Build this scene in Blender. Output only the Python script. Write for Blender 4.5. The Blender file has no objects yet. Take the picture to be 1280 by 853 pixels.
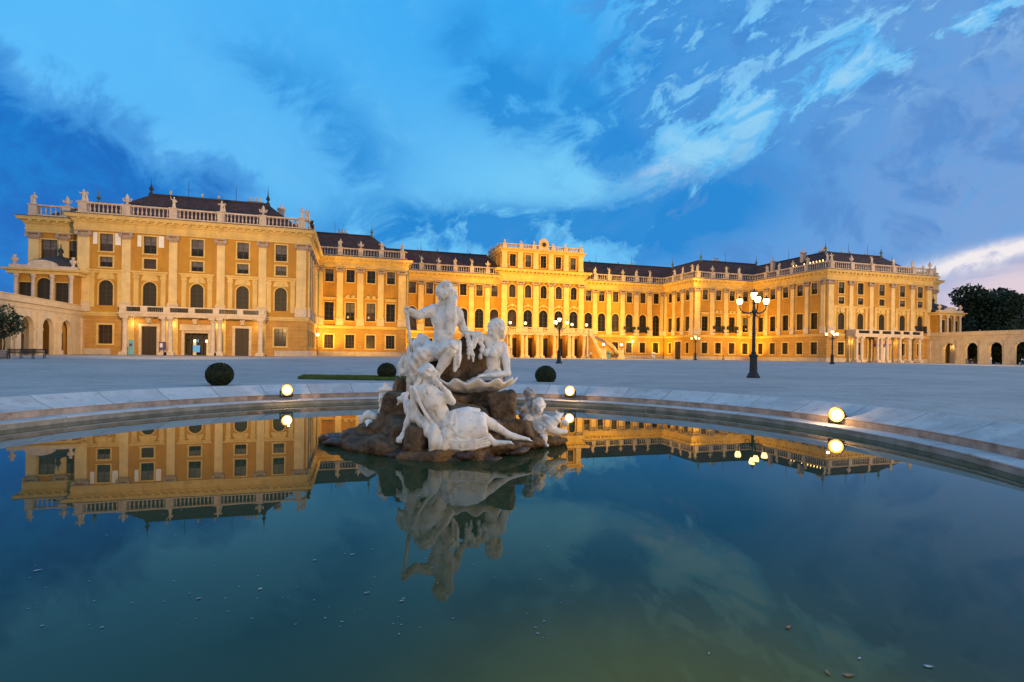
import bpy, bmesh, math, random
import numpy as np
from mathutils import Vector, Matrix
random.seed(7); np.random.seed(7)
SC = bpy.context.scene
COL = SC.collection
R = math.radians

# ------------------------------------------------------------------ camera
CAM = Vector((-46.0, -91.5, 1.3))
TH, RHO, FPX = 0.2912, 0.0126, 664.1
FWD = Vector((math.sin(TH), math.cos(TH), 0)); RGT = Vector((math.cos(TH), -math.sin(TH), 0)); UPV = Vector((0, 0, 1))
cr = RGT * math.cos(RHO) + UPV * math.sin(RHO); cu = -RGT * math.sin(RHO) + UPV * math.cos(RHO)
cd = bpy.data.cameras.new('camera'); cam = bpy.data.objects.new('camera', cd); COL.objects.link(cam)
M = Matrix((cr, cu, -FWD)).transposed().to_4x4(); M.translation = CAM
cam.matrix_world = M
cd.sensor_width = 36; cd.lens = 36 * FPX / 1280; cd.shift_y = 16.5 / 1280; cd.clip_end = 3000; cd.clip_start = 0.05
SC.camera = cam
SC.view_settings.view_transform = 'Standard'; SC.view_settings.look = 'None'
SC.view_settings.exposure = 0.0; SC.view_settings.gamma = 1
SC.cycles.use_denoising = True
SC.cycles.max_bounces = 6; SC.cycles.diffuse_bounces = 3; SC.cycles.glossy_bounces = 4
SC.cycles.sample_clamp_indirect = 6.0
SC.cycles.caustics_reflective = False; SC.cycles.caustics_refractive = False

def lin(r, g, b):
    f = lambda c: (c / 255 / 12.92) if c / 255 <= 0.04045 else ((c / 255 + 0.055) / 1.055) ** 2.4
    return (f(r), f(g), f(b), 1)

# ------------------------------------------------------------------ node maths
class N:
    """wraps a socket or number so that shader maths can be written as formulas"""
    tree = None
    def __init__(s, v): s.v = v
    @staticmethod
    def op(kind, *a):
        n = N.tree.nodes.new('ShaderNodeMath'); n.operation = kind
        for i, x in enumerate(a):
            x = x.v if isinstance(x, N) else x
            if isinstance(x, (int, float)): n.inputs[i].default_value = x
            else: N.tree.links.new(x, n.inputs[i])
        return N(n.outputs[0])
    def __add__(s, o): return N.op('ADD', s, o)
    __radd__ = __add__
    def __sub__(s, o): return N.op('SUBTRACT', s, o)
    def __rsub__(s, o): return N.op('SUBTRACT', o, s)
    def __mul__(s, o): return N.op('MULTIPLY', s, o)
    __rmul__ = __mul__
    def __truediv__(s, o): return N.op('DIVIDE', s, o)
    def __rtruediv__(s, o): return N.op('DIVIDE', o, s)
def nclamp(x): return N.op('MINIMUM', N.op('MAXIMUM', x, 0.0), 1.0)
def nmax(a, b): return N.op('MAXIMUM', a, b)
def sstep(x, a, b):
    n = N.tree.nodes.new('ShaderNodeMapRange'); n.interpolation_type = 'SMOOTHSTEP'
    n.inputs['From Min'].default_value = a; n.inputs['From Max'].default_value = b
    N.tree.links.new(x.v, n.inputs['Value']); return N(n.outputs['Result'])
def blob(a, b, a0, b0, sa, sb, rot=0.0):
    c, s = math.cos(rot), math.sin(rot)
    da, db = a - a0, b - b0
    p = (da * c + db * s) / sa; q = (db * c - da * s) / sb
    return N.op('EXPONENT', (p * p + q * q) * -1.0)
def nmix(f, c1, c2):
    n = N.tree.nodes.new('ShaderNodeMix'); n.data_type = 'RGBA'; n.clamp_factor = True
    for k, x in ((0, f), (6, c1), (7, c2)):
        x = x.v if isinstance(x, N) else x
        if isinstance(x, (tuple, float, int)): n.inputs[k].default_value = x
        else: N.tree.links.new(x, n.inputs[k])
    return N(n.outputs[2])
def nvec(x, y, z=0.0):
    n = N.tree.nodes.new('ShaderNodeCombineXYZ')
    for i, q in enumerate((x, y, z)):
        q = q.v if isinstance(q, N) else q
        if isinstance(q, (int, float)): n.inputs[i].default_value = q
        else: N.tree.links.new(q, n.inputs[i])
    return N(n.outputs[0])
def nnoise(vec, scale, detail=5, rough=0.55, dist=0.0):
    n = N.tree.nodes.new('ShaderNodeTexNoise'); n.inputs['Scale'].default_value = scale
    n.inputs['Detail'].default_value = detail; n.inputs['Roughness'].default_value = rough; n.inputs['Distortion'].default_value = dist
    if vec is not None: N.tree.links.new(vec.v, n.inputs['Vector'])
    return N(n.outputs[0])

# ------------------------------------------------------------------ sky
def make_world():
    w = bpy.data.worlds.new('World'); SC.world = w; w.use_nodes = True
    nt = w.node_tree; nt.nodes.clear(); N.tree = nt
    tc = nt.nodes.new('ShaderNodeTexCoord')
    def dot(v):
        n = nt.nodes.new('ShaderNodeVectorMath'); n.operation = 'DOT_PRODUCT'
        nt.links.new(tc.outputs['Generated'], n.inputs[0]); n.inputs[1].default_value = v
        return N(n.outputs['Value'])
    df, dr, dz = dot(FWD), dot(RGT), dot(UPV)
    dfc = nmax(df, 0.2)
    a0 = dr / dfc; b0 = dz / dfc
    # cloud plane: streaks run away from the viewer and meet near the horizon ahead
    den = nmax(dz, 0.0) + 0.20
    px, py = dr / den, df / den
    cs_, sn_ = math.cos(0.12), math.sin(0.12)
    P = nvec(px * 1.5, py * 0.75, 0.0)
    n1 = nnoise(nvec(px * 0.8 + 4.1, py * 0.5), 1.0, 6, 0.6, 0.2)
    n2 = nnoise(nvec(px * 1.9 + 7.3, py * 0.8 + 2.0), 1.6, 8, 0.66, 0.5)
    nf = nnoise(nvec(a0, b0 * 1.25), 7.0, 8, 0.64, 0.5)
    ng = nnoise(nvec(a0 * 0.82 + b0 * 0.57, (b0 * 0.82 - a0 * 0.57) * 2.4), 8.5, 9, 0.66, 0.5)   # grain lying along the rising streaks
    nl = nnoise(nvec(a0 + 3.1, b0), 3.0, 4, 0.55)
    a = a0 + (nl - 0.5) * 0.22 + (nf - 0.5) * 0.16
    b = b0 + (nf - 0.5) * 0.16 + (nl - 0.5) * 0.10
    t_ = b0 - (a0 - 0.20) * 0.52      # height above the slanting edge of the veil
    t = b - (a - 0.20) * 0.52
    # clear dusk gradient
    c = nmix(sstep(b0, 0.10, 0.62), lin(100, 192, 247), lin(46, 166, 243))
    c = nmix(blob(a0, b0, -0.85, 0.60, 0.60, 0.25) * 0.85, c, lin(92, 190, 253))
    c = nmix(blob(a0, b0, -0.45, 0.36, 0.5, 0.16) * 0.6, c, lin(100, 188, 246))
    c = nmix(blob(a0, b0, 0.12, 0.32, 0.34, 0.13, 0.3) * 0.9, c, lin(120, 206, 249))
    c = nmix(sstep(nf * 0.5 + n2 * 0.5, 0.46, 0.66) * 0.28, c, lin(120, 200, 248))
    # right half: broken cloud thickening to a lavender veil below the slanting edge, torn open along it
    gap = blob(a0, b0, 0.44, 0.43, 0.13, 0.06, 0.62) * 1.2 + blob(a0, b0, 0.63, 0.57, 0.10, 0.05, 0.6) * 1.1 + blob(a0, b0, 0.76, 0.50, 0.12, 0.03, 0.5) * 0.8 \
        + blob(a0, b0, 0.30, 0.34, 0.15, 0.06, 0.35) * 0.9 + blob(a0, b0, 0.85, 0.64, 0.14, 0.05, 0.7) * 0.9 + blob(a0, b0, 0.52, 0.30, 0.20, 0.018, 0.26) * 0.8 + blob(a0, b0, 0.1, 0.235, 0.2, 0.018) * 0.6
    gap = N.op('MINIMUM', gap, 1.2)
    nz = ng * 0.66 + nf * 0.34
    bias = sstep(t, 0.30, 0.12) * sstep(a, 0.18, 0.32) * 0.40 + sstep(a0, 0.10, 0.34) * sstep(b0, 0.26, 0.44) * 0.085 + sstep(a0, 0.55, 0.95) * 0.04 - gap * 0.115
    clear = nmix(sstep(a0, 0.05, 0.35) * 0.8, c, lin(106, 190, 243))
    c = nmix(sstep(a0, 0.04, 0.22) * 0.75, c, clear)
    cl = sstep(nz + bias, 0.49, 0.575) * sstep(a0, 0.04, 0.20)
    veil = nmix(sstep(a0 - b0 * 0.3, 0.10, 0.80), lin(56, 146, 222), lin(112, 155, 214))
    veil = nmix(sstep(ng, 0.40, 0.64) * 0.5, veil, lin(86, 156, 224))
    veil = nmix(sstep(nf, 0.54, 0.36) * 0.55, veil, lin(58, 122, 198))
    c = nmix(cl * 0.95, c, veil)
    hl = nclamp(gap * sstep(nz + bias, 0.49, 0.38))
    c = nmix(sstep(ng, 0.50, 0.40) * sstep(a0, 0.12, 0.3) * sstep(b0, 0.22, 0.40) * sstep(t_, 0.14, 0.3) * 0.5, c, lin(146, 208, 246))
    c = nmix(hl * 0.42, c, lin(168, 220, 247))
    c = nmix(nclamp(gap * sstep(nf * 0.6 + n2 * 0.4, 0.47, 0.60)) * sstep(nz + bias, 0.54, 0.40) * 0.6, c, lin(226, 240, 252))
    # dark bank at lower left
    Le = sstep(b + (a + 0.96) * 0.56, 0.585, 0.535) * sstep(a, -0.40, -0.56)
    L1 = sstep(b + (a + 0.96) * 0.56, 0.55, 0.45) * sstep(a, -0.42, -0.64)
    c = nmix(Le * 0.75, c, lin(62, 146, 222))
    c = nmix(L1 * 0.97, c, nmix(sstep(nf, 0.38, 0.64), lin(0, 104, 194), lin(0, 126, 210)))
    # isolated dark clouds
    dk = blob(a, b, 0.145, 0.46, 0.10, 0.085, -0.5) * 1.1 + blob(a, b, 0.0, 0.51, 0.07, 0.08, 0.5) * 1.1 + blob(a, b, 0.25, 0.57, 0.07, 0.04) * 0.8 + blob(a, b, 0.22, 0.38, 0.05, 0.06, -0.3) * 0.5 \
        + blob(a, b, -0.33, 0.47, 0.15, 0.06, -0.6) * 0.55 + blob(a, b, -0.30, 0.36, 0.10, 0.06, -0.7) * 0.6 + blob(a, b, -0.20, 0.235, 0.10, 0.03, -0.4) * 0.4 + blob(a, b, -0.2, 0.25, 0.06, 0.025, -0.4) * 0.5 \
        + blob(a, b, -0.5, 0.56, 0.13, 0.06, -0.5) * 0.35 + blob(a, b, -0.08, 0.63, 0.07, 0.05, 0.3) * 0.5 + blob(a, b, 0.02, 0.14, 0.03, 0.05)
    c = nmix(nclamp(dk * sstep(nf, 0.28, 0.62) * 1.5) * 0.80, c, lin(12, 134, 216))
    low = blob(a, b, -0.14, 0.235, 0.26, 0.045) + blob(a, b, 0.20, 0.245, 0.2, 0.04, 0.1) + blob(a, b, 0.36, 0.29, 0.16, 0.07, 0.4) * 1.1
    low = low * sstep(nf, 0.34, 0.54) * 1.3
    c = nmix(nclamp(low) * 0.92, c, lin(10, 132, 212))
    # after-glow low on the right
    hz = sstep(a0 + b0 * -1.3, 0.50, 0.74) * sstep(b0 + (nl - 0.5) * 0.1 - (a0 - 0.8) * 0.2, 0.23, 0.12)
    c = nmix(hz * 0.95, c, lin(224, 206, 218))
    band = sstep(nnoise(nvec(a0 * 2.4, (b0 - a0 * 0.14) * 24.0), 1.0, 5, 0.6), 0.46, 0.62) * hz
    c = nmix(band * 0.8, c, lin(148, 164, 206))
    st = blob(a, b0 + (nf - 0.5) * 0.05 - (a0 - 0.85) * 0.24, 0.93, 0.186, 0.26, 0.018)
    c = nmix(nclamp(st * 1.3) * sstep(a0, 0.62, 0.84) * sstep(ng * 0.5 + nf * 0.5, 0.36, 0.52), c, lin(240, 234, 238))
    # the part of the dome behind the camera: pale dusk sky, still warm after sunset
    back = nmix(sstep(dz, 0.0, 0.75), lin(228, 210, 202), lin(140, 184, 228))
    c = nmix(sstep(df, 0.26, -0.05), c, back)
    up = sstep(dz, 0.70, 0.95)
    c = nmix(up, c, lin(116, 172, 230))
    c = nmix(sstep(dz, 0.0, -0.08), c, (0.05, 0.06, 0.08, 1))
    nish = nt.nodes.new('ShaderNodeTexSky'); nish.sky_type = 'NISHITA'; nish.sun_disc = False
    nish.sun_elevation = R(1.0); nish.sun_rotation = R(94)
    b1 = nt.nodes.new('ShaderNodeBackground'); nt.links.new(c.v, b1.inputs[0]); b1.inputs[1].default_value = 0.97
    b2 = nt.nodes.new('ShaderNodeBackground'); nt.links.new(nish.outputs[0], b2.inputs[0]); b2.inputs[1].default_value = 0.02
    ad = nt.nodes.new('ShaderNodeAddShader'); nt.links.new(b1.outputs[0], ad.inputs[0]); nt.links.new(b2.outputs[0], ad.inputs[1])
    out = nt.nodes.new('ShaderNodeOutputWorld'); nt.links.new(ad.outputs[0], out.inputs[0])
make_world()
# last glow of a sun already at the horizon, off to the right
sd = bpy.data.lights.new('sun', 'SUN'); sd.energy = 0.75; sd.angle = R(25); sd.color = (1, 0.87, 0.78)
so = bpy.data.objects.new('sun', sd); COL.objects.link(so)
so.rotation_euler = (R(77), 0, R(94))

# ------------------------------------------------------------------ materials
MATS = {}
def mat(name, col, rough=0.7, var=0.15, vscale=1.5, bump=0.0, bscale=20.0, spec=0.4, tint=None, metal=0.0, grooves=None, streak=0.0):
    m = bpy.data.materials.new(name); m.use_nodes = True; nt = m.node_tree; N.tree = nt
    bs = nt.nodes['Principled BSDF']; geo = nt.nodes.new('ShaderNodeNewGeometry'); pos = N(geo.outputs['Position'])
    lo = tuple(x * (1 - var) for x in col[:3]) + (1,); hi = tuple(min(1, x * (1 + var)) for x in col[:3]) + (1,)
    c = nmix(sstep(nnoise(pos, vscale, 6, 0.6), 0.3, 0.7), lo, hi)
    if tint: c = nmix(sstep(nnoise(pos, tint[1], 4, 0.6), 0.5, 0.68) * tint[2], c, tint[0])
    if streak:
        s3 = nt.nodes.new('ShaderNodeSeparateXYZ'); nt.links.new(geo.outputs['Position'], s3.inputs[0])
        dirty = tuple(x * f for x, f in zip(col[:3], (.66, .62, .60))) + (1,)
        c = nmix(sstep(nnoise(nvec((N(s3.outputs[0]) + N(s3.outputs[1])) * 1.3, N(s3.outputs[2]) * 0.10), 1.0, 5, 0.65), 0.50, 0.72) * streak, c, dirty)
    if grooves:
        sx = nt.nodes.new('ShaderNodeSeparateXYZ'); nt.links.new(geo.outputs['Position'], sx.inputs[0])
        br = nt.nodes.new('ShaderNodeTexBrick'); br.inputs['Scale'].default_value = 1.0
        br.inputs['Brick Width'].default_value = grooves[0]; br.inputs['Row Height'].default_value = grooves[1]
        br.inputs['Mortar Size'].default_value = grooves[2]; br.inputs['Color1'].default_value = (1, 1, 1, 1); br.inputs['Color2'].default_value = (0.9, 0.9, 0.9, 1)
        br.inputs['Mortar'].default_value = grooves[3]
        nt.links.new(nvec(N(sx.outputs[0]) + N(sx.outputs[1]), N(sx.outputs[2])).v, br.inputs['Vector'])
        mu = nt.nodes.new('ShaderNodeMix'); mu.data_type = 'RGBA'; mu.blend_type = 'MULTIPLY'; mu.inputs[0].default_value = 1
        nt.links.new(c.v, mu.inputs[6]); nt.links.new(br.outputs[0], mu.inputs[7]); c = N(mu.outputs[2])
    nt.links.new(c.v, bs.inputs['Base Color'])
    bs.inputs['Roughness'].default_value = rough; bs.inputs['Metallic'].default_value = metal
    bs.inputs['Specular IOR Level'].default_value = spec
    if bump:
        bn = nt.nodes.new('ShaderNodeBump'); bn.inputs['Strength'].default_value = bump; bn.inputs['Distance'].default_value = 0.05
        nt.links.new(nnoise(pos, bscale, 5, 0.6).v, bn.inputs['Height']); nt.links.new(bn.outputs[0], bs.inputs['Normal'])
    MATS[name] = m; return m
def emat(name, col, strength):
    m = bpy.data.materials.new(name); m.use_nodes = True; nt = m.node_tree; N.tree = nt
    bs = nt.nodes['Principled BSDF']; bs.inputs['Base Color'].default_value = tuple(x * 0.3 for x in col) + (1,)
    bs.inputs['Emission Color'].default_value = tuple(col) + (1,); bs.inputs['Emission Strength'].default_value = strength
    MATS[name] = m; return m
mat('wall', (0.46, 0.240, 0.034), 0.85, 0.13, 0.35, 0.05, 12, tint=((0.36, 0.18, 0.045, 1), 0.22, 0.55), streak=0.45)
mat('rusticated', (0.44, 0.25, 0.070), 0.85, 0.12, 0.6, 0.05, 12, grooves=(2.6, 0.62, 0.035, (1.25, 1.2, 1.1, 1)))
mat('trim', (0.64, 0.46, 0.165), 0.8, 0.10, 0.8, tint=((0.46, 0.33, 0.15, 1), 0.5, 0.45), streak=0.5)
mat('pilaster', (0.68, 0.52, 0.245), 0.8, 0.10, 0.7, tint=((0.50, 0.38, 0.20, 1), 0.45, 0.45), streak=0.5)
mat('plinth', (0.52, 0.45, 0.37), 0.8, 0.12, 1.0, grooves=(3.1, 5.0, 0.03, (0.7, 0.7, 0.7, 1)))
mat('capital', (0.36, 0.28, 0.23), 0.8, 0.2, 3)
mat('stone', (0.54, 0.45, 0.38), 0.8, 0.14, 1.6, streak=0.6)
mat('pale_stone', (0.58, 0.48, 0.37), 0.8, 0.12, 1.4)
mat('arcade_stone', (0.60, 0.48, 0.32), 0.8, 0.10, 1.0, streak=0.6)
mat('roof_tile', (0.075, 0.034, 0.026), 0.75, 0.35, 1.2, grooves=(0.5, 0.32, 0.05, (0.6, 0.6, 0.6, 1)))
mat('lead', (0.030, 0.030, 0.032), 0.6, 0.2, 2)
mat('copper', (0.10, 0.17, 0.15), 0.6, 0.25, 3)
mat('pane', (0.010, 0.011, 0.011), 0.14, 0.4, 0.35, spec=0.3)
mat('sash', (0.060, 0.045, 0.03), 0.6)
mat('shutter', (0.022, 0.021, 0.016), 0.6, 0.2, 4)
mat('white_blind', (0.75, 0.74, 0.72), 0.7, 0.05)
mat('door_wood', (0.036, 0.026, 0.020), 0.6, 0.2, 5)
mat('iron', (0.015, 0.018, 0.020), 0.45, 0.3, 5, spec=0.5)
mat('dark_metal', (0.03, 0.03, 0.03), 0.5)
mat('bronze', (0.10, 0.06, 0.03), 0.5)
mat('marble', (0.84, 0.80, 0.73), 0.5, 0.10, 4.0, 0.16, 34, tint=((0.42, 0.36, 0.29, 1), 11.0, 0.55))
mat('grey_stone', (0.42, 0.41, 0.40), 0.8, 0.2, 5, 0.2, 30)
mat('rock', (0.125, 0.078, 0.042), 0.75, 0.55, 7.0, 1.0, 20, tint=((0.25, 0.14, 0.045, 1), 2.6, 0.75))  # yellow tint puts some warm floodlight glow into the rock colour
mat('wet_rock', (0.075, 0.055, 0.050), 0.42, 0.45, 6.0, 1.0, 16, tint=((0.12, 0.065, 0.05, 1), 2.5, 0.7))
mat('foliage', (0.035, 0.055, 0.018), 0.6, 0.35, 0.8)
mat('dark_foliage', (0.028, 0.042, 0.014), 0.6, 0.4, 0.4)
mat('box_foliage', (0.036, 0.046, 0.012), 0.6, 0.4, 5)
mat('bark', (0.07, 0.05, 0.035), 0.8, 0.3, 4)
mat('bench_wood', (0.05, 0.035, 0.03), 0.7, 0.2, 6)
mat('sign_teal', (0.16, 0.42, 0.46), 0.5, 0.06)
mat('sign_purple', (0.11, 0.07, 0.24), 0.5, 0.06)
mat('sign_white', (0.7, 0.72, 0.75), 0.5, 0.05)
mat('gold', (0.75, 0.45, 0.06), 0.4, 0.1, metal=0.6)
mat('awning', (0.62, 0.34, 0.28), 0.8, 0.06)
mat('awning_edge', (0.16, 0.10, 0.36), 0.8, 0.06)
mat('leaf_orange', (0.42, 0.20, 0.10), 0.6, 0.3, 20)
mat('leaf_pale', (0.50, 0.50, 0.46), 0.6, 0.2, 20)
mat('foam', (0.26, 0.31, 0.36), 0.5, 0.2, 20)
mat('skin', (0.5, 0.32, 0.24), 0.6, 0.05)
mat('cloth_blue', (0.30, 0.38, 0.50), 0.8, 0.1)
mat('cloth_pale', (0.62, 0.55, 0.54), 0.8, 0.1)
emat('lamp_glow', (1.0, 0.72, 0.26), 6.0)
mat('upper_panel', (0.12, 0.115, 0.13), 0.8, 0.25, 1.5)
emat('lamp_glint', (1.0, 0.68, 0.36), 0.45)
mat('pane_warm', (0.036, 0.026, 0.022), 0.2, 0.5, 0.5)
emat('flood_halo', (1.0, 0.50, 0.10), 2.0)
emat('flood_glow', (1.0, 0.80, 0.45), 30.0)
emat('roof_flood_glow', (1.0, 0.62, 0.16), 9.0)
emat('sconce_glow', (1.0, 0.72, 0.30), 8.0)
emat('shop_glow', (0.95, 0.62, 0.22), 0.7)
emat('screen_blue', (0.10, 0.42, 0.72), 0.7)

# ------------------------------------------------------------------ mesh builder
class MB:
    def __init__(s, mirror=False): s.v = []; s.f = []; s.m = mirror
    def add(s, vs, fs):
        o = len(s.v)
        s.v += [(-x, y, z) if s.m else (x, y, z) for x, y, z in vs]
        s.f += [tuple(o + i for i in f) for f in fs]; return s
    def hexa(s, p): return s.add(p, [(0, 3, 2, 1), (4, 5, 6, 7), (0, 1, 5, 4), (1, 2, 6, 5), (2, 3, 7, 6), (3, 0, 4, 7)])
    def box(s, x0, x1, y0, y1, z0, z1):
        return s.hexa([(x0, y0, z0), (x1, y0, z0), (x1, y1, z0), (x0, y1, z0), (x0, y0, z1), (x1, y0, z1), (x1, y1, z1), (x0, y1, z1)])
    def lathe(s, c, prof, n=12, caps=True, sq=1.0):
        vs, fs = [], []
        for r, z in prof:
            for k in range(n):
                t = 2 * math.pi * (k + 0.5) / n
                vs.append((c[0] + r * math.cos(t), c[1] + r * sq * math.sin(t), c[2] + z))
        for i in range(len(prof) - 1):
            for k in range(n):
                k2 = (k + 1) % n; fs.append((i * n + k, i * n + k2, (i + 1) * n + k2, (i + 1) * n + k))
        if caps: fs.append(tuple(range(n))[::-1]); fs.append(tuple(range((len(prof) - 1) * n, len(prof) * n)))
        return s.add(vs, fs)
    def tube(s, pts, rad, n=8):
        pts = [Vector(p) for p in pts]
        if not isinstance(rad, (list, tuple)): rad = [rad] * len(pts)
        vs, fs = [], []
        ref = Vector((0.13, 0.31, 0.94))
        for i, p in enumerate(pts):
            d = (pts[min(i + 1, len(pts) - 1)] - pts[max(i - 1, 0)]).normalized()
            if abs(d.dot(ref)) > 0.95: ref = Vector((0.9, 0.3, 0.1))
            a = d.cross(ref).normalized(); b = d.cross(a)
            for k in range(n):
                t = 2 * math.pi * k / n; q = p + (a * math.cos(t) + b * math.sin(t)) * rad[i]; vs.append(tuple(q))
        for i in range(len(pts) - 1):
            for k in range(n):
                k2 = (k + 1) % n; fs.append((i * n + k, i * n + k2, (i + 1) * n + k2, (i + 1) * n + k))
        fs.append(tuple(range(n))[::-1]); fs.append(tuple(range((len(pts) - 1) * n, len(pts) * n)))
        return s.add(vs, fs)
    def build(s, name, m, parent=None, smooth=False, fix=True):
        me = bpy.data.meshes.new(name); me.from_pydata(s.v, [], s.f)
        if fix:
            bm = bmesh.new(); bm.from_mesh(me); bmesh.ops.recalc_face_normals(bm, faces=bm.faces); bm.to_mesh(me); bm.free()
        if smooth: me.polygons.foreach_set('use_smooth', [True] * len(me.polygons))
        me.materials.append(MATS[m] if isinstance(m, str) else m)
        o = bpy.data.objects.new(name, me); COL.objects.link(o)
        if parent: o.parent = parent
        return o
def empty(name, loc, rz=0.0):
    o = bpy.data.objects.new(name, None); COL.objects.link(o); o.location = loc; o.rotation_euler = (0, 0, rz); o.empty_display_size = 0.3
    return o
def tag(o, label=None, cat=None, group=None, kind=None):
    if label: o['label'] = label
    if cat: o['category'] = cat
    if group: o['group'] = group
    if kind: o['kind'] = kind
    return o
KIDS = {}
def dup(o, parent=None):
    c = o.copy(); COL.objects.link(c)
    if parent: c.parent = parent
    for ch in [x for x in bpy.data.objects if x.parent == o]: dup(ch, c)
    return c
def light(name, kind, loc, energy, color, parent=None, target=None, angle=60, blend=0.6, radius=0.15):
    d = bpy.data.lights.new(name, kind); d.energy = energy; d.color = color
    d.shadow_soft_size = radius
    if kind == 'SPOT': d.spot_size = R(angle); d.spot_blend = blend
    o = bpy.data.objects.new(name, d); COL.objects.link(o); o.location = loc
    if target is not None:
        o.rotation_euler = (Vector(target) - Vector(loc)).to_track_quat('-Z', 'Y').to_euler()
    if parent: o.parent = parent
    return o

# ------------------------------------------------------------------ ground, pool
PC = Vector((-44.93, -84.09, 0.0))
def gz(y):
    pts = [(-1e5, 0.02), (-70, 0.02), (-58, 0.07), (-34.6, 0.30), (-12, 0.46), (-4, 0.50), (1e5, 0.50)]
    for (a, za), (b, zb) in zip(pts, pts[1:]):
        if a <= y <= b: return za + (zb - za) * (y - a) / (b - a)
RW = 7.0
def ring_mesh(name, rz, mname, n=128, zf=None):
    mb = MB(); vs, fs = [], []
    for r, z in rz:
        for k in range(n):
            t = 2 * math.pi * k / n; x, y = PC.x + r * math.cos(t), PC.y + r * math.sin(t)
            vs.append((x, y, zf(x, y, r) if zf else z))
    for i in range(len(rz) - 1):
        for k in range(n):
            k2 = (k + 1) % n; fs.append((i * n + k, i * n + k2, (i + 1) * n + k2, (i + 1) * n + k))
    mb.add(vs, fs); return mb.build(name, mname, smooth=True, fix=False)
def ground_mat():
    m = bpy.data.materials.new('gravel'); m.use_nodes = True; nt = m.node_tree; N.tree = nt
    bs = nt.nodes['Principled BSDF']; geo = nt.nodes.new('ShaderNodeNewGeometry'); pos = N(geo.outputs['Position'])
    sx = nt.nodes.new('ShaderNodeSeparateXYZ'); nt.links.new(geo.outputs['Position'], sx.inputs[0])
    X, Y = N(sx.outputs[0]), N(sx.outputs[1])
    c = nmix(sstep(nnoise(pos, 0.09, 5, 0.6), 0.3, 0.7), (0.38, 0.37, 0.35, 1), (0.52, 0.50, 0.47, 1))
    c = nmix(sstep(nnoise(nvec(X * 0.05, Y * 0.35), 1.0, 4, 0.6), 0.45, 0.7) * 0.5, c, (0.52, 0.49, 0.46, 1))
    c = nmix(sstep(nnoise(pos, 7.0, 5, 0.75), 0.38, 0.62) * 0.45, c, (0.24, 0.23, 0.22, 1))
    c = nmix(sstep(nnoise(pos, 0.6, 5, 0.65), 0.45, 0.68) * 0.6, c, (0.27, 0.255, 0.24, 1))
    c = nmix(sstep(nnoise(pos, 26.0, 2, 0.6), 0.52, 0.72) * 0.30, c, (0.62, 0.60, 0.56, 1))
    # worn wheel tracks of the court
    c = nmix(sstep(nnoise(nvec(X * 0.02, Y * 0.9), 1.0, 3, 0.5), 0.55, 0.66) * 0.35, c, (0.27, 0.26, 0.25, 1))
    nt.links.new(c.v, bs.inputs['Base Color']); bs.inputs['Roughness'].default_value = 0.85
    bn = nt.nodes.new('ShaderNodeBump'); bn.inputs['Strength'].default_value = 0.6; bn.inputs['Distance'].default_value = 0.03
    nt.links.new(nnoise(pos, 30.0, 4, 0.7).v, bn.inputs['Height']); nt.links.new(bn.outputs[0], bs.inputs['Normal'])
    MATS['gravel'] = m
ground_mat()
rr = [7.9 + 0.0]
while rr[-1] < 1500: rr.append(rr[-1] * 1.07 + 0.05)
g = ring_mesh('ground', [(r, 0) for r in rr], 'gravel', 160, lambda x, y, r: gz(y)); tag(g, kind='structure')
def water_mat():
    m = bpy.data.materials.new('pool_water'); m.use_nodes = True; nt = m.node_tree; N.tree = nt
    bs = nt.nodes['Principled BSDF']; geo = nt.nodes.new('ShaderNodeNewGeometry'); pos = N(geo.outputs['Position'])
    sx = nt.nodes.new('ShaderNodeSeparateXYZ'); nt.links.new(geo.outputs['Position'], sx.inputs[0])
    X, Y = N(sx.outputs[0]), N(sx.outputs[1])
    c = nmix(sstep(nnoise(pos, 0.35, 4, 0.5), 0.3, 0.7), (0.024, 0.048, 0.022, 1), (0.032, 0.058, 0.026, 1))
    # sand and silt under shallow water in front
    silt = blob(X, Y, WSILT[0], WSILT[1], 1.0, 0.9) * (0.35 + 1.0 * nnoise(pos, 1.1, 4, 0.5))
    c = nmix(nclamp(silt * 0.9), c, (0.27, 0.19, 0.012, 1))
    nt.links.new(c.v, bs.inputs['Base Color']); bs.inputs['Roughness'].default_value = 0.012; bs.inputs['IOR'].default_value = 1.33; bs.inputs['Specular IOR Level'].default_value = 0.37
    bn = nt.nodes.new('ShaderNodeBump'); bn.inputs['Strength'].default_value = 0.012; bn.inputs['Distance'].default_value = 0.02
    nt.links.new(nnoise(pos, 1.6, 2, 0.5).v, bn.inputs['Height']); nt.links.new(bn.outputs[0], bs.inputs['Normal'])
    MATS['pool_water'] = m
WSILT = (CAM.x + RGT.x * 0.62 + FWD.x * 1.8, CAM.y + RGT.y * 0.62 + FWD.y * 1.8)
water_mat()
wm = MB(); n = 128
wm.add([(PC.x, PC.y, 0)] + [(PC.x + 7.2 * math.cos(2 * math.pi * k / n), PC.y + 7.2 * math.sin(2 * math.pi * k / n), 0) for k in range(n)],
       [(0, 1 + k, 1 + (k + 1) % n) for k in range(n)])
tag(wm.build('water', 'pool_water', fix=False), kind='structure')
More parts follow.
